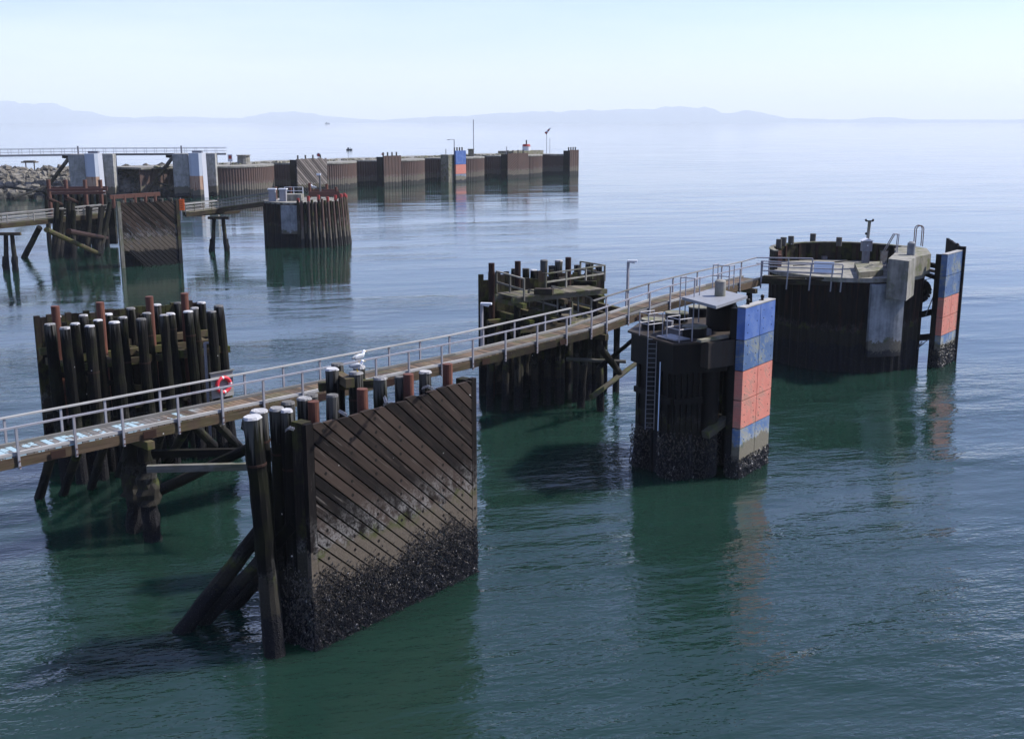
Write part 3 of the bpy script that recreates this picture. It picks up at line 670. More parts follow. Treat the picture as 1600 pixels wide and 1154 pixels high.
# ================================================================ BLUE-TOPPED STEEL DOLPHIN
Ab=W(1153,748);Bb=W(1199,722); frp,Lp=frame(Ab,Bb)
d4=thing('steel_dolphin','black steel dolphin with a flat grey helmet plate and ladder behind the nearer coral fender','steel dolphin',(8.9,54.5,0))
PB=[(7.09,55.4),(8.55,57.4),(8.85,53.4),(10.04,59.2),(11.2,57.6)]
for i,(x,y) in enumerate(PB):
    mb=MB(); mb.cyl((x,y,-1),(x,y,7.3),.58,n=28); mb.build('pipe_pile',['black'],d4,smooth=False)
    mb=MB(); mb.cyl((x,y,7.29),(x,y,7.36),.60,n=28); mb.build('pile_lid','concmoss',d4)
mb=MB(); mb.cyl((10.45,55.3,5),(10.45,55.3,8.55),.72,n=32); mb.build('pipe_pile','black',d4)
c0=[W(1066,464,8.65),W(1119,478,8.65),W(1168,462,8.65)]; c0.append(c0[0]+c0[2]-c0[1])
mb=MB(); vs=[p+V((0,0,-.14)) for p in c0]+[p for p in c0]; mb.add(vs,[(3,2,1,0),(4,5,6,7),(0,1,5,4),(1,2,6,5),(2,3,7,6),(3,0,4,7)]); mb.build('top_plate','plate',d4)
q=W(1125,462,8.65); mb=MB(); mb.cyl(q,q+V((0,0,.72)),.27,.27,n=24,cap=(0,0)); mb.cyl(q+V((0,0,.72)),q+V((0,0,.79)),.27,.2,n=24,cap=(0,1)); mb.build('bollard','conc',d4,smooth=True)
# cap frame: hex prism
capxy=[(5.95,54.9),(7.6,51.7),(10.3,52.6),(12.0,55.2),(11.5,60.0),(7.6,59.4)]
mb=MB(); prism(mb,capxy,5.3,6.75); mb.build('cap_frame','black',d4)
def inset(xy,f):
    cx=sum(p[0] for p in xy)/len(xy);cy=sum(p[1] for p in xy)/len(xy); return [(cx+(x-cx)*f,cy+(y-cy)*f) for x,y in xy]
mb=MB(); prism(mb,inset(capxy,1.06),6.75,6.85); mb.build('cap_flange','girder',d4)
cas=[(6.25,54.9),(7.7,52.05),(9.15,52.5),(9.4,56.3),(7.6,58)]
mb=MB(); prism(mb,cas,-1,5.3); mb.build('lower_casing','black',d4)
mb=MB()
for (a_,b_) in ((cas[0],cas[1]),(cas[1],cas[2])):
    f_,l_=frame((*a_,0),(*b_,0))
    for k in range(5): q=l_*(k+.5)/5; mb.beam(onf(f_,q,-.5,.05),onf(f_,q,5.3,.05),.10,.12,up=f_[2])
    mb.beam(onf(f_,0,3.9,.06),onf(f_,l_,3.9,.06),.16,.3)
mb.build('casing_rib','black',d4)
for (x,y,z) in ((9.6,52.9,5.3),(11.0,54.6,5.3)):
    mb=MB(); mb.cyl((x,y,-1),(x,y,z),.45,n=24); mb.build('pipe_pile','black',d4)
for (x,y,r_) in ((7.0,54.6,.95),(8.0,52.8,.85),(9.2,53.0,.8),(10.4,55.3,.9),(11.2,57.4,.8)):
    mb=MB(); mb.cyl((x,y,-1),(x,y,2.0+U(-.3,.2)),r_,r_*.85,n=22,rings=8,wob=.06); mb.build('encrusted_base','pile',d4)
frk=[]
mb=MB()
for (x,y,r_) in ((7.0,54.6,.93),(8.0,52.8,.83),(9.2,53.0,.78),(10.4,55.3,.88)):
    for k in range(10):
        t0=math.pi*(1.0+.11*k); t1=t0+.36; f_,l_=frame((x+r_*math.cos(t0),y+r_*math.sin(t0),0),(x+r_*math.cos(t1),y+r_*math.sin(t1),0)); mussels(mb,f_,0,l_,1.9,170,.03,.07)
x=mb.build('mussel_bed','mussel',d4); x['kind']='stuff'
# box beams carrying the panel
for (za,zb_,w_) in ((5.6,6.85,.9),):
    p=V((9.0,52.1,(za+zb_)/2)); q=onf(frp,.45,(za+zb_)/2,-.85); mb=MB(); mb.beam(p,q,1.0,zb_-za); mb.build('box_beam','girder',d4)
    mb=MB(); mb.beam(V((8.8,51.75,6.93)),onf(frp,.2,6.93,-1.0),.3,.12); mb.build('box_beam_top','concmoss',d4)
for z in (5.9,):
    mb=MB(); mb.beam(V((11.2,56.4,z)),onf(frp,2.4,z,-.9),.5,.9); mb.build('box_beam','black',d4)
p=V((9.3,51.9,2.3)); q=onf(frp,.5,2.75,-1.0); mb=MB(); mb.beam(p,q,.4,.35); mb.build('lower_beam','grey',d4)
p=onf(frp,.3,5.2,-1.2); mb=MB(); mb.cyl(p+V((-.6,-.2,.8)),p+V((-.2,.0,-2.4)),.12,n=10); mb.build('strut','rustbeam',d4)
chain(d4,[p+V((-.5,-.2,.9)),p+V((-.15,0,-1.5))])
# ladder and baskets
def ladder(par,a,b,wd,mat='galvd',n=20):
    a=V(a);b=V(b); s=V((1,-.1,0)).normalized()*wd/2; mb=MB()
    for sg in (-1,1): mb.cyl(a+s*sg,b+s*sg,.025,n=6)
    for k in range(n): c=a+(b-a)*(k+.5)/n; mb.cyl(c-s,c+s,.018,n=6)
    return mb.build('ladder',mat,par)
la=V((7.2,52.15,0)); ladder(d4,(6.75,52.9,6.9),(6.72,52.85,2.3),.42)
mb=MB(); mb.beam((7.08,52.3,5.8),(7.06,52.3,2.4),.06,.04); mb.build('draught_gauge','sign',d4)
def basket(par,c,w_,dp,h,ang,mat='galv'):
    c=V(c); d_=V((math.cos(ang),math.sin(ang),0)); e=V((-d_.y,d_.x,0)); mb=MB(); P=[c+d_*a*w_/2+e*b*dp/2 for a,b in ((-1,-1),(1,-1),(1,1),(-1,1))]
    for p in P: mb.cyl(p,p+V((0,0,h)),.028,n=6)
    for z in (h,h*.55):
        for i in (0,1,3): mb.cyl(P[i]+V((0,0,z)),P[(i+1)%4]+V((0,0,z)),.026,n=6)
    mb.build('guard_rail',mat,par)
basket(d4,(6.75,53.5,6.85),.65,.9,1.15,-1.0); basket(d4,(7.95,52.3,6.85),.9,.8,1.1,-1.0)
basket(d4,(8.75,54.6,7.3),.75,.6,2.25,-.6); basket(d4,(10.9,57.4,8.6),.9,.6,1.2,-.6)
mb=MB(); mb.box((7.7,52.6,6.93),1.4,.9,.06,-1.0); mb.build('grating','galvd',d4)
for (x,y,dx,dy,h,a) in ((9.4,53.6,.5,.35,.3,.3),(7.9,56.3,.6,.4,.25,-.4),(10.9,56.4,.7,.3,.35,.2)):
    mb=MB(); mb.box((x,y,6.86+h/2),dx,dy,h,a); mb.build('junction_box','galvd',d4)
mb=MB()
for a_,b_ in (((7.2,53.2,6.9),(9.3,53.9,6.9)),((9.3,53.9,6.9),(10.6,56.6,6.9)),((8.0,52.6,6.9),(8.1,52.1,6.0))): mb.cyl(a_,b_,.04,n=6)
mb.build('conduit','galvd',d4)
for (px,py,dx,dy,h) in ((850,461,1.1,.5,.35),(880,447,.5,.5,.5),(915,446,1.4,.35,.25)):
    q=W(px,py,6.97); mb=MB(); mb.box(q+V((0,.3,h/2)),dx,dy,h,U(-.4,.6)); mb.build('loose_block','post',d3)
def stripe_panel(par,fr,L_,top,zs,mats,labs,th=.42,rows=2,nuts=True):
    """boards: list of z edges from the top down"""
    hw=L_/2
    for i in range(len(zs)-1):
        for j in range(2):
            mb=MB(); g_=.022; z1,z0=zs[i]-g_,zs[i+1]+g_; s0,s1=j*hw+g_,(j+1)*hw-g_
            mb.poly([(s0,z0),(s1,z0),(s1,z1),(s0,z1)],th,fr)
            if nuts:
                for a in (.2,.8):
                    for b in (.2,.5,.8):
                        z=z0+(z1-z0)*b
                        if z>1.6 and R()<.85: q=onf(fr,s0+(s1-s0)*a+U(-.06,.06),z+U(-.06,.06),0); mb.cyl(q-fr[2]*.03,q+fr[2]*.012,.028,n=7,mi=1,cap=(0,1))
            mb.build('facing_board',[mats[i],'hole'],par,label=labs[i])
p1=thing('banded_fender','nearer fender with blue, coral and blue bands, right of the steel dolphin','fender',Ab,'blue and coral banded fender panels')
bl=['deep blue board','faded blue board','coral board','coral board','blue board stained by the tide']
stripe_panel(p1,frp,Lp,8.4,[8.4,6.85,5.35,3.9,2.5,-.5],['blue','blue2','pink','pink','bluelow'],bl)
mb=MB(); mb.beam(onf(frp,.14,-.5,-.60),onf(frp,.14,8.36,-.60),.22,.34,up=frp[2]); mb.beam(onf(frp,Lp-.14,-.5,-.60),onf(frp,Lp-.14,8.36,-.60),.22,.34,up=frp[2])
for z in (1,3.2,5.4,7.6): mb.beam(onf(frp,.25,z,-.6),onf(frp,Lp-.25,z,-.6),.3,.3)
mb.build('back_frame','black',p1)
mb=MB(); mb.beam(onf(frp,.0,8.43,-.2),onf(frp,Lp,8.43,-.2),.40,.05); mb.build('top_edge','curb',p1)
mb=MB()
for s in (.9,2.5): q=onf(frp,s,8.45,-.3); mb.cyl(q,q+V((0,0,.16)),.07,n=8); mb.blob(q+V((0,0,.2)),.1,.1,.1)
mb.build('lifting_lug','black',p1)
mb=MB(); mussels(mb,frp,0,Lp,.75,600,.01,.06,.25); f_=(onf(frp,0,0,-.75),frp[2].copy(),-frp[1]); mussels(mb,f_,0,.75,.9,400,.01,.06,.25)
x=mb.build('mussel_bed','mussel',p1); x['kind']='stuff'
# ================================================================ BIG ROUND CELL
C0=V((24.3,81.15,0)); RC=5.35
d5=thing('round_cell','large round sheet pile cell with a concrete top at the end of the near walkway','sheet pile cell',C0)
def sheetring(c,r,z0,z1,n,dep=.07,a0=0.,a1=2*math.pi,close=True):
    mb=MB(); pts=[]; k=n*4
    for i in range(k if close else k+1):
        a=a0+(a1-a0)*i/k; q=i%4; rr=r+(dep if q in(1,2) else -dep); pts.append((c[0]+rr*math.cos(a),c[1]+rr*math.sin(a)))
    m=len(pts)
    for i in range(m if close else m-1):
        j=(i+1)%m; mb.add([(*pts[i],z0),(*pts[j],z0),(*pts[j],z1),(*pts[i],z1)],[(0,1,2,3)],None,0,(i//4*.37)%1)
    return mb
mb=sheetring(C0,RC,-1,6.55,46); mb.build('sheet_pile_wall','sheet',d5)
mb=MB(); mb.cyl((C0.x,C0.y,6.3),(C0.x,C0.y,6.6),RC+.12,n=64); mb.build('concrete_deck','conc',d5)
# parapet around the back (tall timber/steel wall)
mb=MB()
a0,a1=math.radians(12),math.radians(188); n_=40
for i in range(n_):
    a=a0+(a1-a0)*i/n_; b=a0+(a1-a0)*(i+1)/n_
    mb.beam(C0+V((math.cos(a)*RC,math.sin(a)*RC,7.15)),C0+V((math.cos(b)*RC,math.sin(b)*RC,7.15)),.25,1.5)
mb.build('parapet','post',d5)
mb=MB()
for i in range(n_):
    a=a0+(a1-a0)*i/n_; b=a0+(a1-a0)*(i+1)/n_
    mb.beam(C0+V((math.cos(a)*RC,math.sin(a)*RC,7.94)),C0+V((math.cos(b)*RC,math.sin(b)*RC,7.94)),.34,.08)
mb.build('parapet_coping','concmoss',d5)
for px,py in ((1217,377),(1224,374),(1236,372),(1270,368),(1311,374)):
    c=W(px,py+4,8.15); mb=MB(); mb.cyl(c+V((0,0,-.3)),c+V((0,0,.35)),.22,n=10,wob=.02); mb.build('bollard_stub','pile',d5)
for k in range(12):
    a=math.radians(150+k*3.2); mb=MB() if k==0 else mb; mb.beam(C0+V((math.cos(a)*(RC-.35),math.sin(a)*(RC-.35),6.7)),C0+V((math.cos(a)*(RC-.35),math.sin(a)*(RC-.35),7.6)),.12,.3,up=(math.cos(a),math.sin(a),0))
mb.build('rusty_bracing','rustbeam',d5)
# concrete block with raised platform
Bq=[W(1388,404,8),W(1420.5,408,8),W(1432,401,8)]; Bq.append(W(1402,392,8))
mb=MB(); prism(mb,[(p.x,p.y) for p in Bq],5.35,8.0); mb.build('concrete_block','conc',d5)
pl=[W(1400,399,7.95),W(1432,401.5,7.95),W(1455,397,7.95),W(1448,388,7.95),W(1419,383,7.95),W(1398,388,7.95)]
mb=MB(); prism(mb,[(p.x,p.y) for p in pl],6.6,7.96); mb.build('upper_platform','concmoss',d5)
# concrete buttress curved on the front-right of the cell
def arcwall(c,r0,r1,a0,a1,z0,z1,n=10):
    mb=MB(); vs=[]
    for i in range(n+1):
        a=math.radians(a0+(a1-a0)*i/n)
        for r in (r0,r1):
            for z in (z0,z1): vs.append((c.x+r*math.cos(a),c.y+r*math.sin(a),z))
    fs=[]
    for i in range(n):
        b=i*4; fs+=[(b+2,b+6,b+7,b+3),(b+1,b+3,b+7,b+5),(b,b+4,b+6,b+2)]
    fs+=[(0,2,3,1),(n*4,n*4+1,n*4+3,n*4+2)]
    mb.add(vs,fs); return mb
arcwall(C0,RC-.2,RC+.5,-89,-64,1.2,6.2).build('concrete_buttress','concb',d5)
# raised mossy pad with the cabinet
q=[W(1342,428,6.9),W(1380,424,6.9),W(1378,410,6.9),W(1335,412,6.9)]
mb=MB(); prism(mb,[(p.x,p.y) for p in q],6.3,7.0); mb.build('equipment_pad','concmoss',d5)
p=W(1328,431,6.3); mb=MB(); mb.beam(p,W(1318,517,2.1)+V((0,-.25,0)),.36,.3,up=(0,1,0)); mb.build('drain_pipe','galv',d5)
mb=MB(); mb.beam(W(1320,431,6.2)+V((0,-.3,0)),W(1400,437,6.2)+V((0,-.3,0)),.12,.22); mb.build('edge_waler','galvd',d5)
ladder(d5,W(1382,392,8.1),W(1380,418,6.6),.5); 
mb=MB()
for o_ in (0,.35):   # hoop ladder rails
    c=W(1430,385,8.0)+V((0,o_,0)); s=V((1,.1,0)); r_=.28
    pts=[c+V((0,0,0)),c+V((0,0,1.25))]+[c+s*(r_-r_*math.cos(math.pi*k/8))+V((0,0,1.25+r_*math.sin(math.pi*k/8))) for k in range(1,9)]+[c+s*2*r_]
    for a_,b_ in zip(pts,pts[1:]): mb.cyl(a_,b_,.035,n=7)
mb.build('hoop_rail','rustbeam',d5)
mb=MB(); c=W(1396,396,7.95); a_=W(1383,392,7.95)
for o_ in (0,.3):
    mb.cyl(a_+V((0,o_,0)),c+V((.0,o_,1.35)),.035,n=7); mb.cyl(c+V((0,o_,1.35)),c+V((.3,o_,1.35)),.035,n=7); mb.cyl(c+V((.3,o_,1.35)),c+V((.25,o_,0)),.035,n=7)
mb.build('stair_rail','galv',d5)
for k in range(9):
    a=math.radians(150-k*17); c=C0+V((math.cos(a)*(RC-.15),math.sin(a)*(RC-.15),0)); mb=MB(); mb.beam(c+V((0,0,6.62)),c+V((0,0,7.85)),.16,.2,up=(math.cos(a),math.sin(a),0)); mb.build('parapet_stud','darkrust',d5)
for (px,py,dx,dy,h) in ((1255,400,.7,.6,.9),(1233,398,1.2,.5,.5),(1287,405,.4,.4,.25)):
    q=W(px,py,6.62); mb=MB(); mb.box(q+V((0,0,h/2)),dx,dy,h,.2); mb.build('deck_box','galvd' if px>1250 else 'rustbeam',d5)
mb=MB(); pp=[W(x_,y_,6.63) for x_,y_ in ((1240,415),(1275,412),(1310,409),(1345,404))]
for a_,b_ in zip(pp,pp[1:]): mb.cyl(a_,b_,.05,n=6)
mb.build('conduit','black',d5)
# things standing on the cell
q=W(1423,398,8.0); mb=MB(); mb.cyl(q,q+V((0,0,.8)),.27,n=20,cap=(0,0)); mb.cyl(q+V((0,0,.8)),q+V((0,0,.92)),.27,.15,n=20,cap=(0,1)); tag(mb.build('bollard','concb',smooth=True),'squat round-topped grey bollard on the concrete block','bollard')
p=W(1352,411,6.98); cab=thing('equipment_cabinet','grey equipment cabinet with a pitched white roof on the round cell','cabinet',p)
mb=MB(); mb.box(p+V((0,0,.45)),.45,.4,.9); mb.build('pedestal','galvd',cab)
mb=MB(); mb.box(p+V((0,0,1.25)),.68,.55,.75); mb.build('housing','galvd',cab)
mb=MB(); z=p.z+1.63; a_=.42;b_=.36
mb.add([(p.x-a_,p.y-b_,z),(p.x+a_,p.y-b_,z),(p.x+a_,p.y+b_,z),(p.x-a_,p.y+b_,z),(p.x,p.y-b_,z+.18),(p.x,p.y+b_,z+.18)],[(0,1,4),(2,3,5),(1,2,5,4),(3,0,4,5),(3,2,1,0)]); mb.build('roof','whitep',cab)
mb=MB(); mb.cyl(p+V((.0,-.29,1.3)),p+V((0,-.27,1.3)),.05,n=8); mb.build('emblem','whitep',cab)
p=W(1353,400,7.0); mst=thing('light_mast','rusty steel post with small brackets at its top behind the cabinet','mast',p)
mb=MB(); mb.cyl(p,p+V((.1,0,2.6)),.12,n=10); mb.build('post','greyp',mst)
mb=MB(); mb.beam(p+V((-.15,0,2.65)),p+V((.35,0,2.65)),.1,.1); mb.blob(p+V((-.18,0,2.72)),.09,.09,.1); mb.blob(p+V((.36,0,2.72)),.09,.09,.1); mb.blob(p+V((-.1,0,1.7)),.09,.09,.1); mb.build('bracket','black',mst)
# panel 2
Ac=W(1466,575);Bc=W(1490,563); frq,Lq=frame(Ac,Bc)
p2=thing('banded_fender','farther blue and coral banded fender with black wing plate, right of the round cell','fender',Ac,'blue and coral banded fender panels')
stripe_panel(p2,frq,Lq,8.0,[8.0,6.5,5.0,3.6,2.3,-.5],['blue2','blue2','pink','pink','bluelow'],bl)
mb=MB(); 
for s in (.14,Lq-.14): mb.beam(onf(frq,s,-.5,-.62),onf(frq,s,8.0,-.62),.24,.36,up=frq[2])
for z in (1,3.2,5.4,7.6): mb.beam(onf(frq,.25,z,-.6),onf(frq,Lq-.25,z,-.6),.3,.3)
mb.build('back_frame','black',p2)
mb=MB(); mb.beam(onf(frq,.0,8.03,-.2),onf(frq,Lq,8.03,-.2),.40,.05); mb.build('top_edge','curb',p2)
mb=MB(); mussels(mb,frq,0,Lq,1.3,300,.01,.07,.3); f_=(onf(frq,0,0,-.75),frq[2].copy(),-frq[1]); mussels(mb,f_,0,.75,1.2,200,.01,.07,.25); x=mb.build('mussel_bed','mussel',p2); x['kind']='stuff'
fl,ll=frame(onf(frq,Lq+.12,0,0.1),onf(frq,Lq+.12,0,0.1)+V((-1.6,2.4,0)))
# black side flange and angled wing behind it
mb=MB(); mb.beam(onf(frq,Lq+.1,0,-.1),onf(frq,Lq+.1,8.3,-.1),.16,.5,up=frq[2]); mb.build('side_flange','black',p2)
e0=onf(frq,Lq+.1,0,-.3); e1=W(1471,374,8.9); e1=V((e1.x,e1.y,0)); e1=AtY(1472,450,82.0); e1=V((e1.x,e1.y,0)); fw,lw=frame(e1,e0)
mb=MB(); mb.poly([(0,-.5),(lw,-.5),(lw,8.25),(0,8.7)],.18,fw); mb.build('wing_plate','black',p2)
mb=MB(); 
for s in (.35,.75): q=onf(fw,lw*s,8.55-.3*s,-.1); mb.blob(q,.14,.14,.16)
mb.build('lifting_lug','black',p2)
for (z0_,z1_,s,m,w_) in ((7.2,7.1,.6,'black',.35),(6.6,6.3,.5,'black',.3),(3.3,3.9,.5,'black',.45),(1.7,2.1,.5,'sheet',.5),(6.75,6.55,1.6,'galvd',.25)):
    a_=C0+V((4.7,-2.0+s,z0_)); b_=onf(frq,s,z1_,-.8); mb=MB(); mb.beam(a_,b_,w_,w_*.9); mb.build('support_beam',m,p2)
mb=MB(); c=onf(frq,.8,5.2,-2.0)   # hanging tyre fender
for i in range(20):
    a0_=2*math.pi*i/20;a1_=2*math.pi*(i+1)/20; mb.cyl(c+V((math.cos(a0_)*.62,.1,math.sin(a0_)*.62)),c+V((math.cos(a1_)*.62,.1,math.sin(a1_)*.62)),.28,n=10,cap=(0,0))
mb.build('tyre','black',p2,smooth=True)
chain(p2,[onf(frq,.4,4.9,-.9),onf(frq,.4,3.6,-1.3)],r=.06,lk=.25); chain(p2,[c+V((-.3,0,.6)),onf(frq,.6,6.4,-.8)],r=.06,lk=.25)
chain(p2,[onf(frq,.4,2.0,-.9),onf(frq,.2,1.2,-1.6),C0+V((5.0,-2.5,1.6))],r=.06,lk=.25)
# ================================================================ SEAGULLS
def gull(p,ang,label,s=1.):
    p=V(p); t=thing('seagull',label,'seagull',p,'seagulls on the pile tops')
    ca,sa=math.cos(ang),math.sin(ang)
    mb=MB(); mb.blob(p+V((0,0,.25*s)),.25*s,.10*s,.105*s,12,8,ang=ang,tilt=.18)
    mb.blob(p+V((ca*.20*s,sa*.20*s,.35*s)),.075*s,.06*s,.12*s,10,7,ang=ang,tilt=-.4); mb.blob(p+V((ca*.25*s,sa*.25*s,.44*s)),.075*s,.058*s,.06*s,10,7,ang=ang)
    mb.build('body','gullw',t,smooth=True)
    for sg in (-1,1):
        mb=MB(); mb.blob(p+V((-ca*.09*s-sa*.085*s*sg,-sa*.09*s+ca*.085*s*sg,.27*s)),.27*s,.03*s,.085*s,10,7,ang=ang,tilt=.15); mb.build('wing','gullg',t,smooth=True)
    mb=MB(); c=p+V((ca*.31*s,sa*.31*s,.43*s)); mb.cyl(c,c+V((ca*.09*s,sa*.09*s,-.01)),.018*s,.006,n=6); mb.build('beak','beak',t)
    for sg in (-1,1):
        mb=MB(); c=p+V((-sa*.04*sg,ca*.04*sg,0)); mb.cyl(c,c+V((0,0,.17*s)),.01,n=5); mb.box(c+V((ca*.02,sa*.02,.006)),.06,.03,.012,ang); mb.build('leg','beak',t)
gull(W(558,580,7.97),.3,'white seagull standing on the whitened pile top nearest the walkway rail',.85)
gull(W(562,567,7.97),.9,'grey and white seagull facing right on the pile just behind the other gull',.95)
gull(W(490,297,7.6),2.5,'small white seagull far off on the left round cell beside the red-tipped piles',1.6)
gull(W(1296,397,6.62),0,'tiny pale gull standing on the concrete deck of the near round cell',.8)
# ================================================================ FAR LEFT: round cell with red-tipped piles
C1=V((-29.5,160.5,0)); R1=5.7
d6=thing('round_cell','dark round pile cell with red pile tips and two cabinets, in the middle distance left','sheet pile cell',C1)
mb=sheetring(C1,R1,-1,6.0,34,.08); mb.build('sheet_pile_wall','sheet',d6)
mb=MB(); mb.cyl((C1.x,C1.y,5.9),(C1.x,C1.y,6.15),R1+.05,n=48); mb.build('concrete_deck','conc',d6)
arcwall(C1,5.6,6.05,-112,-90,1.9,5.8).build('concrete_buttress','concb',d6)
for k in range(30):
    a=math.radians(-88+k*4.6); h=6.35+U(-.15,.25)+(.5 if k%3==0 else 0); c=C1+V((math.cos(a)*5.86,math.sin(a)*5.86,0))
    pl_=wood_pile(d6,d6,(c.x,c.y,h),.17,zb=-1,lean=(math.cos(a)*.5,math.sin(a)*.5),cap=False,mat='sheetfar' if k%2 else 'post',rings=4)
    if k%3==0: mb=MB(); mb.cyl(c+V((0,0,h-.7)),c+V((0,0,h+.05)),.2,n=10); mb.build('red_tip','red',pl_,d6)
for k in range(5):
    a=math.radians(20+k*35); c=C1+V((math.cos(a)*4.6,math.sin(a)*4.6,0)); mb=MB(); mb.cyl(c+V((0,0,6)),c+V((0,0,U(7.6,8.4))),.2,n=10); mb.build('steel_pile','rustpile',d6)
mb=MB(); mb.beam(C1+V((.5,1,6.9)),C1+V((4.8,1.6,6.9)),.3,.7); mb.beam(C1+V((.5,3,7.2)),C1+V((4.4,3.4,7.2)),.3,.5); mb.build('rusty_frame','rustbeam',d6)
mb=MB(); mb.box(C1+V((-1.3,-1.2,6.6)),2.6,2.2,.9); mb.build('concrete_plinth','conc',d6)
for sx in (-3.9,-2.4):
    p=C1+V((sx,-2.8,6.15)); cb=thing('equipment_cabinet','%s of the two small white-roofed cabinets on the far round cell'%('left' if sx<-3 else 'right'),'cabinet',p,'cabinets on the far round cell')
    mb=MB(); mb.box(p+V((0,0,.8)),.9,.8,1.6); mb.build('housing','galv',cb); mb=MB(); mb.box(p+V((0,0,1.68)),1.15,1.0,.16); mb.build('roof','whitep',cb)
p=C1+V((1.9,2.5,6.1)); lp_=thing('light_post','pale post with a small light on the far round cell','post',p); mb=MB(); mb.cyl(p,p+V((0,0,3.4)),.14,n=8); mb.build('pole','curb',lp_); mb=MB(); mb.box(p+V((-.15,0,3.5)),.6,.4,.3); mb.build('lamp','whitep',lp_)
railrun(d6,C1+V((-2.8,.3,7.9)),C1+V((-.2,.3,7.9)),3,h=1.0,mat='whitep',wd=.09)
# far walkways
def far_walk(label,pts,wd,n_posts,group=None):
    t=thing('walkway',label,'walkway',pts[0],group)
    P=[V(p) for p in pts]
    nn=(P[-1]-P[0]); nn=V((-nn.y,nn.x,0)).normalized()
    mb=MB(); mbr=MB(); mbb=MB()
    for a,b in zip(P,P[1:]):
        mb.beam(a+nn*wd/2,b+nn*wd/2,wd,.1)
        for o_ in (0,wd): mbb.beam(a+nn*o_+V((0,0,-.3)),b+nn*o_+V((0,0,-.3)),.22,.55)
        for o_ in (0,wd):
            for h in (.25,.65,1.1): mbr.beam(a+nn*o_+V((0,0,h)),b+nn*o_+V((0,0,h)),.1,.09 if h<1 else .11)
    mb.build('deck','grey',t); mbb.build('side_beam','beam',t); mbr.build('handrail','curb',t)
    tot=sum((b-a).length for a,b in zip(P,P[1:]))
    for k in range(n_posts):
        s=tot*k/(n_posts-1)
        for a,b in zip(P,P[1:]):
            l=(b-a).length
            if s<=l+1e-6: p=a+(b-a)*(s/l); break
            s-=l
        for o_ in (0,wd): m=MB(); m.beam(p+nn*o_+V((0,0,-.3)),p+nn*o_+V((0,0,1.1)),.12,.12,up=(1,0,0)); m.build('rail_post','greyp',t)
    return t
far_walk('far timber walkway entering from the left edge and reaching the black pile cluster',[(-75,130.5,4.7),W(0,350,4.7),W(168,333,4.9)],1.6,9)
far_walk('far walkway sloping up from the orange sign to the round cell with red tips',[W(290,332,5.0),W(340,326,5.0),(-33.2,157.8,6.2)],1.6,9)
def farbent(px,py,label,tp,dx=.8):
    b=W(px,py,0); t=thing('trestle_bent',label,'pile bent',b,'pile bents carrying the far walkways')
    for sg in (-1,1):
        mb=MB(); mb.cyl(b+V((sg*dx,0,-1)),b+V((sg*dx*.6,.4,tp)),.30,.24,rings=5,wob=.03); mb.build('pile','pile',t)
        mb=MB(); mb.cyl(b+V((sg*dx,0,-.5)),b+V((sg*dx*.9,.1,1.6)),.42,.34,rings=4,wob=.06); mb.build('mussel_collar','pile',t)
    mb=MB(); mb.beam(b+V((-1.4,.4,tp+.1)),b+V((1.4,.4,tp+.1)),.35,.35); mb.build('cap_beam','beam',t)
farbent(17,422,'pair of piles under the far walkway at the left edge',4.1,.6)
farbent(343,392,'free-standing pile bent under the far sloping walkway',4.3,1.0)
mb=MB(); mb.beam(W(300,336,4.3),W(374,331,4.3),.35,.35); tag(mb.build('horizontal_timber','beam'),'brown horizontal timber beneath the far sloping walkway','timber')
a=W(38,402,0);b=W(62,355,4.0); mb=MB(); mb.cyl(a-(b-a)*.2,b,.4,.35,rings=5,wob=.03); tag(mb.build('raker_pile','pile'),'single leaning black pile under the far left walkway','pile')
# far black pile cluster with rusty frame
d7=thing('pile_dolphin','black pile cluster with a rusty steel frame left of the far plank fender','pile dolphin',W(115,395))
for i in range(15):
    px=U(80,176); b=W(px,U(392,406),0); h=U(5.8,7); mb=MB(); mb.cyl(b+V((U(-.6,.6),-.2,-1)),b+V((U(-.2,.4),U(1,4),h)),.36,.3,rings=4,wob=.03); mb.build('pile','pile',d7)
for i in range(10):
    px=78+i*10; b=W(px,U(380,386),0); mb=MB(); mb.cyl(b+V((0,-.2,-1)),b+V((0,.4,7.2)),.34,.3,rings=4,wob=.03); mb.build('pile','pile',d7)
for (x0,y0,x1,y1,z) in ((76,297,168,296,8.0),(80,294,168,293,8.0),(80,302,165,301,7.6)):
    mb=MB(); mb.beam(W(x0,y0,z),W(x1,y1,z),.3,.35); mb.build('frame_beam','rustbeam',d7)
for px in (76,103,133,157):
    t=W(px,290,8.4); t.z=9.2; mb=MB(); mb.cyl((t.x,t.y,4),t,.28,n=10); mb.build('steel_pile','rustbeam',d7)
for (x0,y0,x1,y1) in ((102,305,136,338),(129,303,165,338),(145,352,167,372),(112,350,156,397)):
    mb=MB(); mb.cyl(W(x0,y0,7.3)+V((0,-6,0)),W(x1,y1,3.6 if y1<350 else 1.4),.26,n=8); mb.build('brace','darkrust' if y1<380 else 'moss',d7)
mb=MB(); a=W(84,388,0);b=W(172,388,0); mb.beam(a+V((0,3,3)),b+V((0,3,3)),.6,5.4); mb.beam(a+V((0,1.2,5.3)),b+V((0,1.2,5.3)),.4,.5); mb.build('inner_wall','pile',d7)
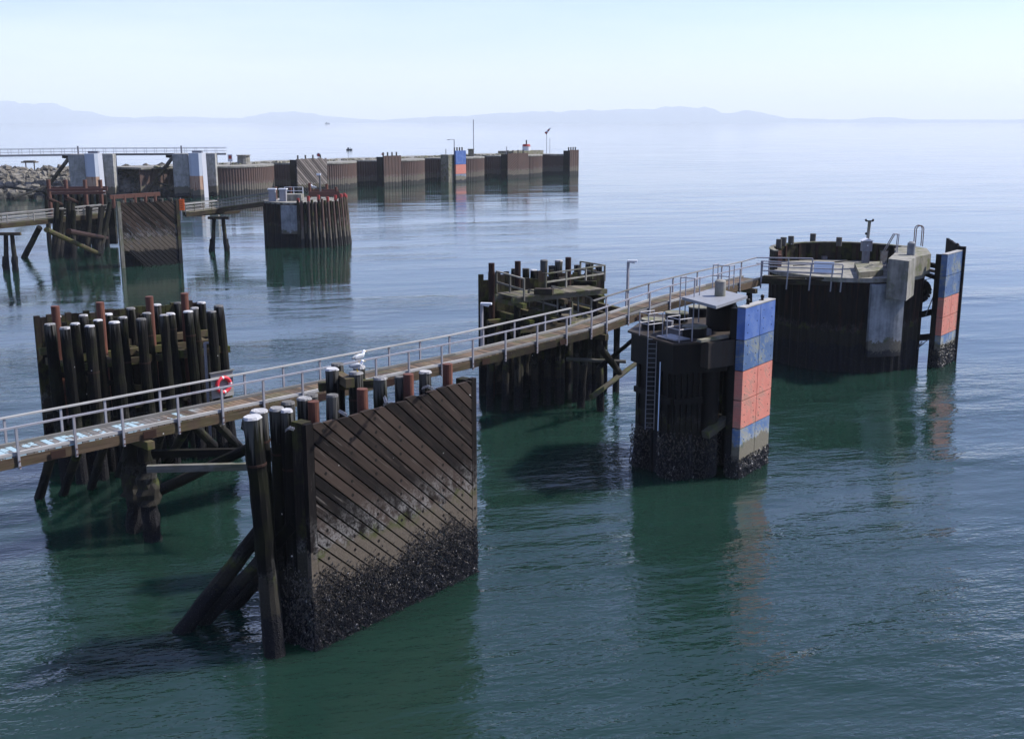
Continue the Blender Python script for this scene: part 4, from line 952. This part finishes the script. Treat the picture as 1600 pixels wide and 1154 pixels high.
# far plank fender
Af=W(190,419);Bf=W(285,411); frf,Lf=frame(Af,Bf)
d8=thing('timber_fender','smaller far fender wall of diagonal planks, partly rotted at its lower left','fender dolphin',Af)
ztf=7.6
mb=MB(); planked_face(mb,frf,.5,Lf-.4,2.0,ztf,.42,44,.2,jit=.1,gap=.06); 
a_=-math.radians(44)
c_=0
for k in range(26):   # lower planks, rotted away at left
    p=[(3.3+U(0,.3),-.5),(Lf-.1,-.5),(Lf-.1,2.0),(.9,2.0)]
    cc=-4.5+k*.42; ca,sa=math.cos(a_),math.sin(a_)
    p=clip(p,sa,-ca,-(cc+.03)); 
    if len(p)>2: p=clip(p,-sa,ca,cc+.39)
    if len(p)>2: mb.poly(p,.22,frf,ang=a_)
mb.build('plank_face',['face'],d8)
for s in (.22,Lf-.18): 
    mb=MB(); mb.beam(onf(frf,s,-.5,-.05),onf(frf,s,7.8,-.05),.42,.35,up=frf[2]); mb.build('edge_plank','greyp' if s<1 else 'post',d8)
for s in (1,2.2,3.4,4.6,5.8,7): 
    mb=MB(); mb.cyl(onf(frf,s,-1,-.9),onf(frf,s,7.9,-.9),.3,n=8); mb.build('pile','pile',d8)
mb=MB(); mb.beam(onf(frf,-.3,8.3,-1.2),onf(frf,Lf-1.8,8.45,-1.2),.35,.45)
for s in (.1,1.4,2.7,4.0,5.2): mb.cyl(onf(frf,s,7,-1.2),onf(frf,s,8.4,-1.2),.22,n=8)
mb.build('rusty_rail','rustbeam',d8)
for z in (1.2,3.4,5.6,7.1):
    mb=MB(); mb.beam(onf(frf,.2,z,-.45),onf(frf,Lf-.2,z,-.45),.35,.35); mb.build('wale','pile',d8)
mb=MB()
for k in range(17): mb.beam(onf(frf,.5+k*.42,-1,-.75),onf(frf,.5+k*.42,U(2.2,3),-.75),.38,.3,up=frf[2])
mb.build('rear_dark_backing','pile',d8)  # dark wall added behind the rotted corner to keep the gap black
p=W(282,320,6.3); sg=thing('orange_sign','small orange warning sign at the right end of the far plank fender','sign',p)
mb=MB(); mb.box(p,1.0,.08,1.45); mb.build('panel','orange',sg); mb=MB(); mb.beam(p+V((0,.1,-2)),p+V((0,.1,.9)),.1,.1); mb.build('post','galv',sg)
mb=MB()
for k in range(4): mb.box(p+V((0,-.045,.45-k*.28)),.6-.1*(k%2),.012,.05)
mb.build('lettering','rustbeam',sg)
# ================================================================ TOWERS AND UPPER BRIDGE
def tower(px,label,Yb):
    c=W(px-22,308,0)*(Yb/W(px-22,308,0).y); c.z=0
    t=thing('concrete_tower',label,'concrete tower',c,'concrete fender towers on the upper bridge')
    mb=MB(); mb.box(c+V((0,0,5)),3.5,4.0,9.6,.1); mb.build('pier','conctower',t)
    mb=MB(); mb.box(c+V((5.9,2.6,5)),2.6,3.5,9.6,.1); mb.build('rear_pier','conctower',t)
    mb=MB(); mb.box(c+V((3.2,1.0,2.2)),3.0,3.0,4.4,.1); mb.build('painted_shadow_block','black',t)  # solid black block put in for the shade between the two piers
    # faceted white fender
    f=c+V((2.2,-2.4,0)); xy=[(f.x,f.y),(f.x+.8,f.y-1.0),(f.x+2.6,f.y-1.1),(f.x+3.8,f.y+.6),(f.x+3.2,f.y+1.8),(f.x+.6,f.y+1.8)]
    mb=MB(); prism(mb,xy,4.9,10.0); mb.build('fender_upper','towerface',t)
    mb=MB(); prism(mb,[(x,y) for x,y in xy],-.8,4.9); mb.build('fender_lower','towerrust',t,label='rust-stained lower half of the fender')
    mb=MB(); mb.beam((f.x+3.5,f.y+.2,-.5),(f.x+3.35,f.y+.15,10.05),1.1,.35,up=(.73,-.68,0)); mb.build('painted_lit_edge','whitep',t)  # sunlit side of the fender, its brightness painted in as a whiter strip
    mb=MB(); mb.cyl(c+V((-1.8,-.5,9.2)),c+V((-9.0,-3,-.5)),.45,n=8); mb.build('raking_brace','beam',t)
    mb=MB(); mb.beam(c+V((-3.4,-.6,9.3)),c+V((-1.2,-.4,9.0)),.8,.7); mb.build('bracket','black',t)
    mb=MB(); mb.box(f+V((2,.5,10.3)),2.2,1.2,.5); mb.cyl(c+V((0,0,9.8)),c+V((0,0,11.6)),.2,n=8); mb.build('bridge_bearing','galvd',t)
    return c
c1=tower(150,'left one of the two concrete towers with white faceted fenders under the upper bridge',258)
c2=tower(310,'right one of the two concrete towers with white faceted fenders under the upper bridge',262)
ub=thing('upper_bridge','thin pale railed footbridge running over the two concrete towers','footbridge',c1+V((0,0,10)))
P=[c1+V((-30,-6,0)),c1+V((0,3.5,0)),c2+V((0,3.5,0)),c2+V((9,5,0))]
for p in P: p.z=9.6
P[0].z=9.4
mb=MB(); mr_=MB()
for a,b in zip(P,P[1:]):
    mb.beam(a,b,1.6,.45)
    for o_ in (-.8,.8):
        for h in (.7,1.3,1.5): mr_.beam(a+V((0,o_,h)),b+V((0,o_,h)),.06,.06)
        n_=int((b-a).length/2.2)
        for k in range(n_): q=a+(b-a)*(k/n_)+V((0,o_,0)); mr_.beam(q,q+V((0,0,1.5)),.06,.06)
mb.build('deck','curb',ub); mr_.build('railing','galv',ub)
# rocks
mb=MB(); rr=random.Random(3)
T0=V((-150,238,0));T1=V((-66,270,0)); td=(T1-T0); tn=V((-td.y,td.x,0)).normalized()
for i in range(1500):
    u=rr.random(); v=rr.random()**.9; s=rr.uniform(.7,1.9); c=T0+td*u+tn*(v*13); c.z=v*6.0-.2+rr.uniform(-.3,.5)
    random.seed(i); mb.blob(c,s,s*rr.uniform(.6,1),s*rr.uniform(.5,.8),6,4,wob=.22,ang=rr.uniform(0,6),tilt=rr.uniform(-.5,.5),rnd=rr.random())
x=mb.build('rock_breakwater','rock'); x['kind']='stuff'; x['label']='heap of grey riprap boulders behind the towers'
random.seed(11)
core=MB(); f_,l_=frame(T0+tn*13,T1+tn*13); core.poly([(0,-1),(l_,-1),(l_,5.2),(0,5.2)],8,(f_[0],f_[1],f_[2])); x=core.build('ground','rock'); x['kind']='structure'
for i,(x0,y0,x1,y1) in enumerate([(10,292,72,300),(20,310,72,292),(215,276,262,290)]):
    mb=MB(); mb.cyl(W(x0,y0,3.2),W(x1,y1,3.2),.28,.22,n=7,rings=4,wob=.04); tag(mb.build('drift_log','pile'),['drift log lying on the boulders at the far left, upper end to the left','drift log lying on the boulders at the far left, rising to the right','drift log on the boulders between the two concrete towers'][i],'drift log','drift logs on the boulders')
# trestle with timber rails on top of rocks
def trestle(a,b,label):
    t=thing('trestle_rail',label,'fence',a,'timber rail fences above the boulders'); mb=MB(); dd=b-a; n_=int(dd.length/2.6)
    for h in (.1,.7,1.2): mb.beam(a+V((0,0,h)),b+V((0,0,h)),.16,.2 if h<.5 else .13)
    for k in range(n_+1): q=a+dd*(k/n_); mb.beam(q+V((0,0,-1.8)),q+V((0,0,1.2)),.2,.2)
    mb.build('railing','beam',t)
trestle(AtY(-40,280,262),AtY(112,276,266),'dark timber rail fence above the boulders left of the towers')
trestle(AtY(184,272,270),AtY(286,266,274),'dark timber rail fence above the boulders between the towers')
p=AtY(48,270,270); p.z=6; hr=thing('shelter_roof','small flat-roofed shelter on the boulders at the far left','shelter',p); mb=MB(); mb.box(p+V((0,0,1.6)),3.4,2,.3); mb.box(p+V((0,0,1.85)),2.4,1.4,.25); mb.build('roof','beam',hr); mb=MB(); [mb.beam(p+V((q,0,-2)),p+V((q,0,1.5)),.2,.2) for q in (-1,1)]; mb.build('post','beam',hr)
# ================================================================ FAR BREAKWATER WALL OF CELLS
bd=V((.6247,.7809,0)); bn=V((.7809,-.6247,0)); BO=V((-68,262,0)); bw=thing('breakwater_wall','long far breakwater of rusty round sheet pile cells running out to the right','breakwater',BO)
def bp(s,n_=0,z=0.): return BO+bd*s+bn*n_+V((0,0,z))
RB=13.4
for cs in (10.3,38.2,64.6,90.8,119.6,143.):
    c=bp(cs,-RB); aa=math.atan2(bn.y,bn.x)
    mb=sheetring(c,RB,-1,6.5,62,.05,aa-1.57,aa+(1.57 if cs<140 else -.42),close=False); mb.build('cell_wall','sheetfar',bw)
    if cs<140: mb=MB(); mb.cyl((c.x,c.y,6.4),(c.x,c.y,6.75),RB+.15,n=40); mb.build('cell_deck','conc',bw)
mb=MB()
s=-12.
while s<140: mb.beam(bp(s+.4,-12.8,-1),bp(s+.4,-12.8,6.5),.82,.25,up=bn); mb.beam(bp(s+1.2,-12.95,-1),bp(s+1.2,-12.95,6.5),.82,.25,up=bn); s+=1.6
mb.build('link_wall','sheetfar',bw)
mb=MB(); mb.beam(bp(138,-.5,2.8),bp(141.5,-22,2.8),.3,7.4); mb.build('end_wall','sheetfar',bw)
mb=MB(); prism(mb,[(bp(q,w_).x,bp(q,w_).y) for q,w_ in ((122,-12),(130,-10),(134,-3),(138,-.6),(141,-22))],6.2,6.7); mb.build('end_deck','conc',bw)
mb=MB(); mb.beam(bp(-12,-19,6.45),bp(141,-19,6.45),14,.4); mb.build('top_slab','conc',bw)
for s0,s1 in ((-12,4),(30,52),(60,79)):
  for _ in range(1): pass
mb=MB()
for k in range(160): mb.blob(bp(U(-10,135),-U(9,13),6.8),U(.4,1.1),U(.3,.8),U(.2,.5),6,4,wob=.2)
mb.build('rubble_fill','concmoss',bw)
def bfend(s0,s1,top,label,kind):
    A_=bp(s0+1.2,1.3);B_=bp(s1+1.2,1.3); f,l=frame(A_,B_); t=thing('fender_dolphin',label,'fender dolphin',A_,'fender dolphins along the far breakwater')
    if kind=='diag':
        mb=MB(); planked_face(mb,f,0,l*.5,-.5,top,.55,45,.3,gap=.1,jit=.15); 
        for k in range(int(l*.5/.5)): mb.beam(onf(f,l*.5+.25+k*.5,-.5,-.1),onf(f,l*.5+.25+k*.5,top+U(-.1,.1),-.1),.46,.3,up=f[2])
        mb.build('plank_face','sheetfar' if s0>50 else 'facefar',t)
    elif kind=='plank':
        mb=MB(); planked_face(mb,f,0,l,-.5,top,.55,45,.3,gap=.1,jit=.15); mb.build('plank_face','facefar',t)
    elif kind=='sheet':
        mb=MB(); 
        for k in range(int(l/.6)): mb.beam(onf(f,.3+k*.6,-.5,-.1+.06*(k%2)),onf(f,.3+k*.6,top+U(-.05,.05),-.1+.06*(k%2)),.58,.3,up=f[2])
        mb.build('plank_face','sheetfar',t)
    else:
        zs=[top,top-3.9,2.3,-.5]
        for i,m_ in enumerate(('blue','pink','bluelow')):
            mb=MB(); mb.poly([(0,zs[i+1]+.03),(l,zs[i+1]+.03),(l,zs[i]-.03),(0,zs[i]-.03)],.5,f); mb.build('facing_board',m_,t,label=('blue board','coral board','blue board stained by the tide')[i])
    mb=MB(); mb.beam(onf(f,.2,3,-.5),onf(f,.2,3,-2.6),.5,top*2-6.4 if top<8 else 9.6,up=(0,0,1)); mb.build('side_wall','black',t)
    mb=MB(); mb.beam(onf(f,l-.2,3,-.5),onf(f,l-.2,3,-2.6),.5,8.6); mb.build('side_wall','black',t)
    mb=MB(); 
    for k in range(4): q=onf(f,l*(k+.5)/4,top-1,-1.0); mb.cyl(q,q+V((0,0,1.9)),.22,n=6)
    mb.build('pile_head','pile',t)
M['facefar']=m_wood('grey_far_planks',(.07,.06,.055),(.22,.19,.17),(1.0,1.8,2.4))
bfend(21.6,31.4,8.0,'leftmost breakwater fender, grey crossed planks','plank')
bfend(51.5,58.2,8.1,'rusty brown plain breakwater fender left of the blue and coral one','sheet')
bfend(80.4,84.8,8.9,'narrow breakwater fender with blue and coral bands','stripe')
bfend(104.0,114,7.6,'breakwater fender half diagonal planks, half brown sheet','diag')
bfend(136.0,141.0,8.0,'brown fender at the far right tip of the breakwater','sheet')
mb=MB(); mb.box(bp(80.2,-.9,3.6),2.0,3.,8.4,math.atan2(bd.y,bd.x)); tag(mb.build('mossy_pier','concmoss'),'mossy concrete pier just left of the blue and coral breakwater fender','pier')
def pole(px,py_b,py_t,label,cat,name,r=.12,head=None,Y=None):
    # stands on the breakwater top
    s=None; r_=ray(px,250); k=r_[0]/r_[1]; s=(k*262+68)/(.6247-k*.7809); p=bp(s,-7,6.7)
    top=AtY(px,py_t,p.y).z; t=thing(name,label,cat,p); mb=MB(); mb.cyl(p,V((p.x,p.y,top)),r,n=7); mb.build('pole','galvd',t)
    return t,V((p.x,p.y,top))
t,q=pole(738,246,218,'lamp post with an arm to the left on the breakwater','lamp post','lamp_post'); mb=MB(); mb.beam(q,q+V((-1.6,0,0)),.12,.12); mb.box(q+V((-1.7,0,-.1)),.7,.35,.2); mb.build('lamp_arm','galvd',t)
t,q=pole(768,246,187,'tall thin mast on the breakwater','mast','mast',.11); mb=MB(); mb.cyl(q+V((0,0,-14.0)),q+V((0,0,-11.5)),.22,n=7); mb.build('sleeve','galvd',t)
t,q=pole(725,246,233,'short bare post on the breakwater left of the lamp post','post','post')
t,q=pole(819,240,229,'short bare post on the breakwater near its right end','post','post')
t,q=pole(345,262,243,'lamp post on the breakwater just right of the towers','lamp post','lamp_post'); mb=MB(); mb.box(q+V((.3,0,0)),.8,.3,.2); mb.build('lamp_arm','galvd',t)
t,q=pole(527,252,241,'small round red and white sign on the breakwater','sign','round_sign',.07); mb=MB(); mb.cyl(q+V((0,-.1,-.2)),q+V((0,.0,-.2)),.55,n=14); mb.build('disc','whitep',t); mb=MB(); mb.cyl(q+V((0,-.14,-.2)),q+V((0,-.1,-.2)),.38,n=14); mb.build('red_disc','red',t)
t,q=pole(389,258,245,'white notice with a red panel on a post, on the breakwater','sign','notice_sign',.08); mb=MB(); mb.box(q+V((0,-.15,-.3)),1.1,.1,1.7); mb.build('panel','whitep',t); mb=MB(); mb.box(q+V((0,-.22,-.1)),.7,.05,.8); mb.build('red_panel','red',t)
t,q=pole(627,250,241,'small red sign on the breakwater right of the brown fender','sign','small_sign',.06); mb=MB(); mb.box(q,.7,.1,.5); mb.build('panel','red',t)
t,q=pole(881,240,206,'windsock pole with a red and white sock at the tip of the breakwater','windsock','windsock',.08)
mb=MB(); a_=q+V((-.4,0,-.6)); b_=q+V((1.2,0,1.2)); 
for k in range(4): u0=a_+(b_-a_)*k/4;u1=a_+(b_-a_)*(k+1)/4; mb.cyl(u0,u1,.45-.07*k,.45-.07*(k+1),n=10,mi=k%2)
mb.build('sock',['red','whitep'],t)
t,q=pole(886,240,216,'thin plain pole beside the windsock','post','post',.06)
# hut at the tip, tank, box
s=127.5; p=bp(s,-9,6.6); hb=thing('beacon_hut','small white round hut with a red top near the breakwater tip','beacon hut',p); mb=MB(); mb.cyl(p,p+V((0,0,2.6)),1.3,n=16); mb.build('drum','whitep',hb); mb=MB(); mb.cyl(p+V((0,0,2.6)),p+V((0,0,3.3)),1.35,1.1,n=16); mb.build('red_top','red',hb); mb=MB(); mb.cyl(p+V((0,0,3.3)),p+V((0,0,4.6)),.2,n=8); mb.build('finial','black',hb)
r_=ray(422,252); k=r_[0]/r_[1]; s=(k*262+68)/(.6247-k*.7809); p=bp(s,-10,6.6); mb=MB(); mb.cyl(p,p+V((0,0,2.2)),1.6,1.5,n=14); mb.cyl(p+V((0,0,2.2)),p+V((0,0,2.4)),1.75,n=14); tag(mb.build('concrete_tank','conc'),'squat round concrete tank on the breakwater top at left','tank')
s=99.; p=bp(s,-8,6.6); mb=MB(); mb.box(p+V((0,0,1)),1.6,1.6,2.2); mb.box(p+V((0,0,2.2)),1.9,1.9,.3); tag(mb.build('concrete_box','concmoss'),'small concrete box hut beside the tall mast','box hut')
mb=MB(); prism(mb,[(bp(118,-7).x,bp(118,-7).y),(bp(134,-7).x,bp(134,-7).y),(bp(134,-13).x,bp(134,-13).y),(bp(118,-13).x,bp(118,-13).y)],6.7,7.9); tag(mb.build('mossy_pad','concmoss'),'low mossy concrete pad under the white beacon hut','pad')
# boats
def boat(p,s,label):
    t=thing('fishing_boat',label,'boat',p,'boats far out on the water'); mb=MB(); p=V(p)
    xs=[-1,-.6,.3,.8,1.15]; wd=[.32,.38,.38,.25,.02]; vs=[]
    for x,w_ in zip(xs,wd):
        for y,z in ((-w_,.38+.1*max(0,x)),(-w_*.6,-.1),(w_*.6,-.1),(w_,.38+.1*max(0,x))): vs.append(p+V((x*s,y*s,z*s)))
    fs=[(i*4+k,(i+1)*4+k,(i+1)*4+k+1,i*4+k+1) for i in range(4) for k in range(3)]+[(0,1,2,3)]+[(i*4+3,(i+1)*4+3,(i+1)*4,i*4) for i in range(4)]
    mb.add(vs,fs); mb.build('hull','dark',t)
    mb=MB(); mb.box(p+V((-.3*s,0,.62*s)),.6*s,.42*s,.5*s); mb.build('cabin','dark',t)
    mb=MB(); mb.cyl(p+V((.45*s,0,.4*s)),p+V((.45*s,0,1.0*s)),.07*s,n=6); mb.build('mast','dark',t)
boat(W(545.5,234.5,0),1.7,'small dark fishing boat alone on the open water beyond the left round cell')
p=AtY(511,189,7500); boat((p.x,7500,0),15,'tiny dark ship on the horizon at left')
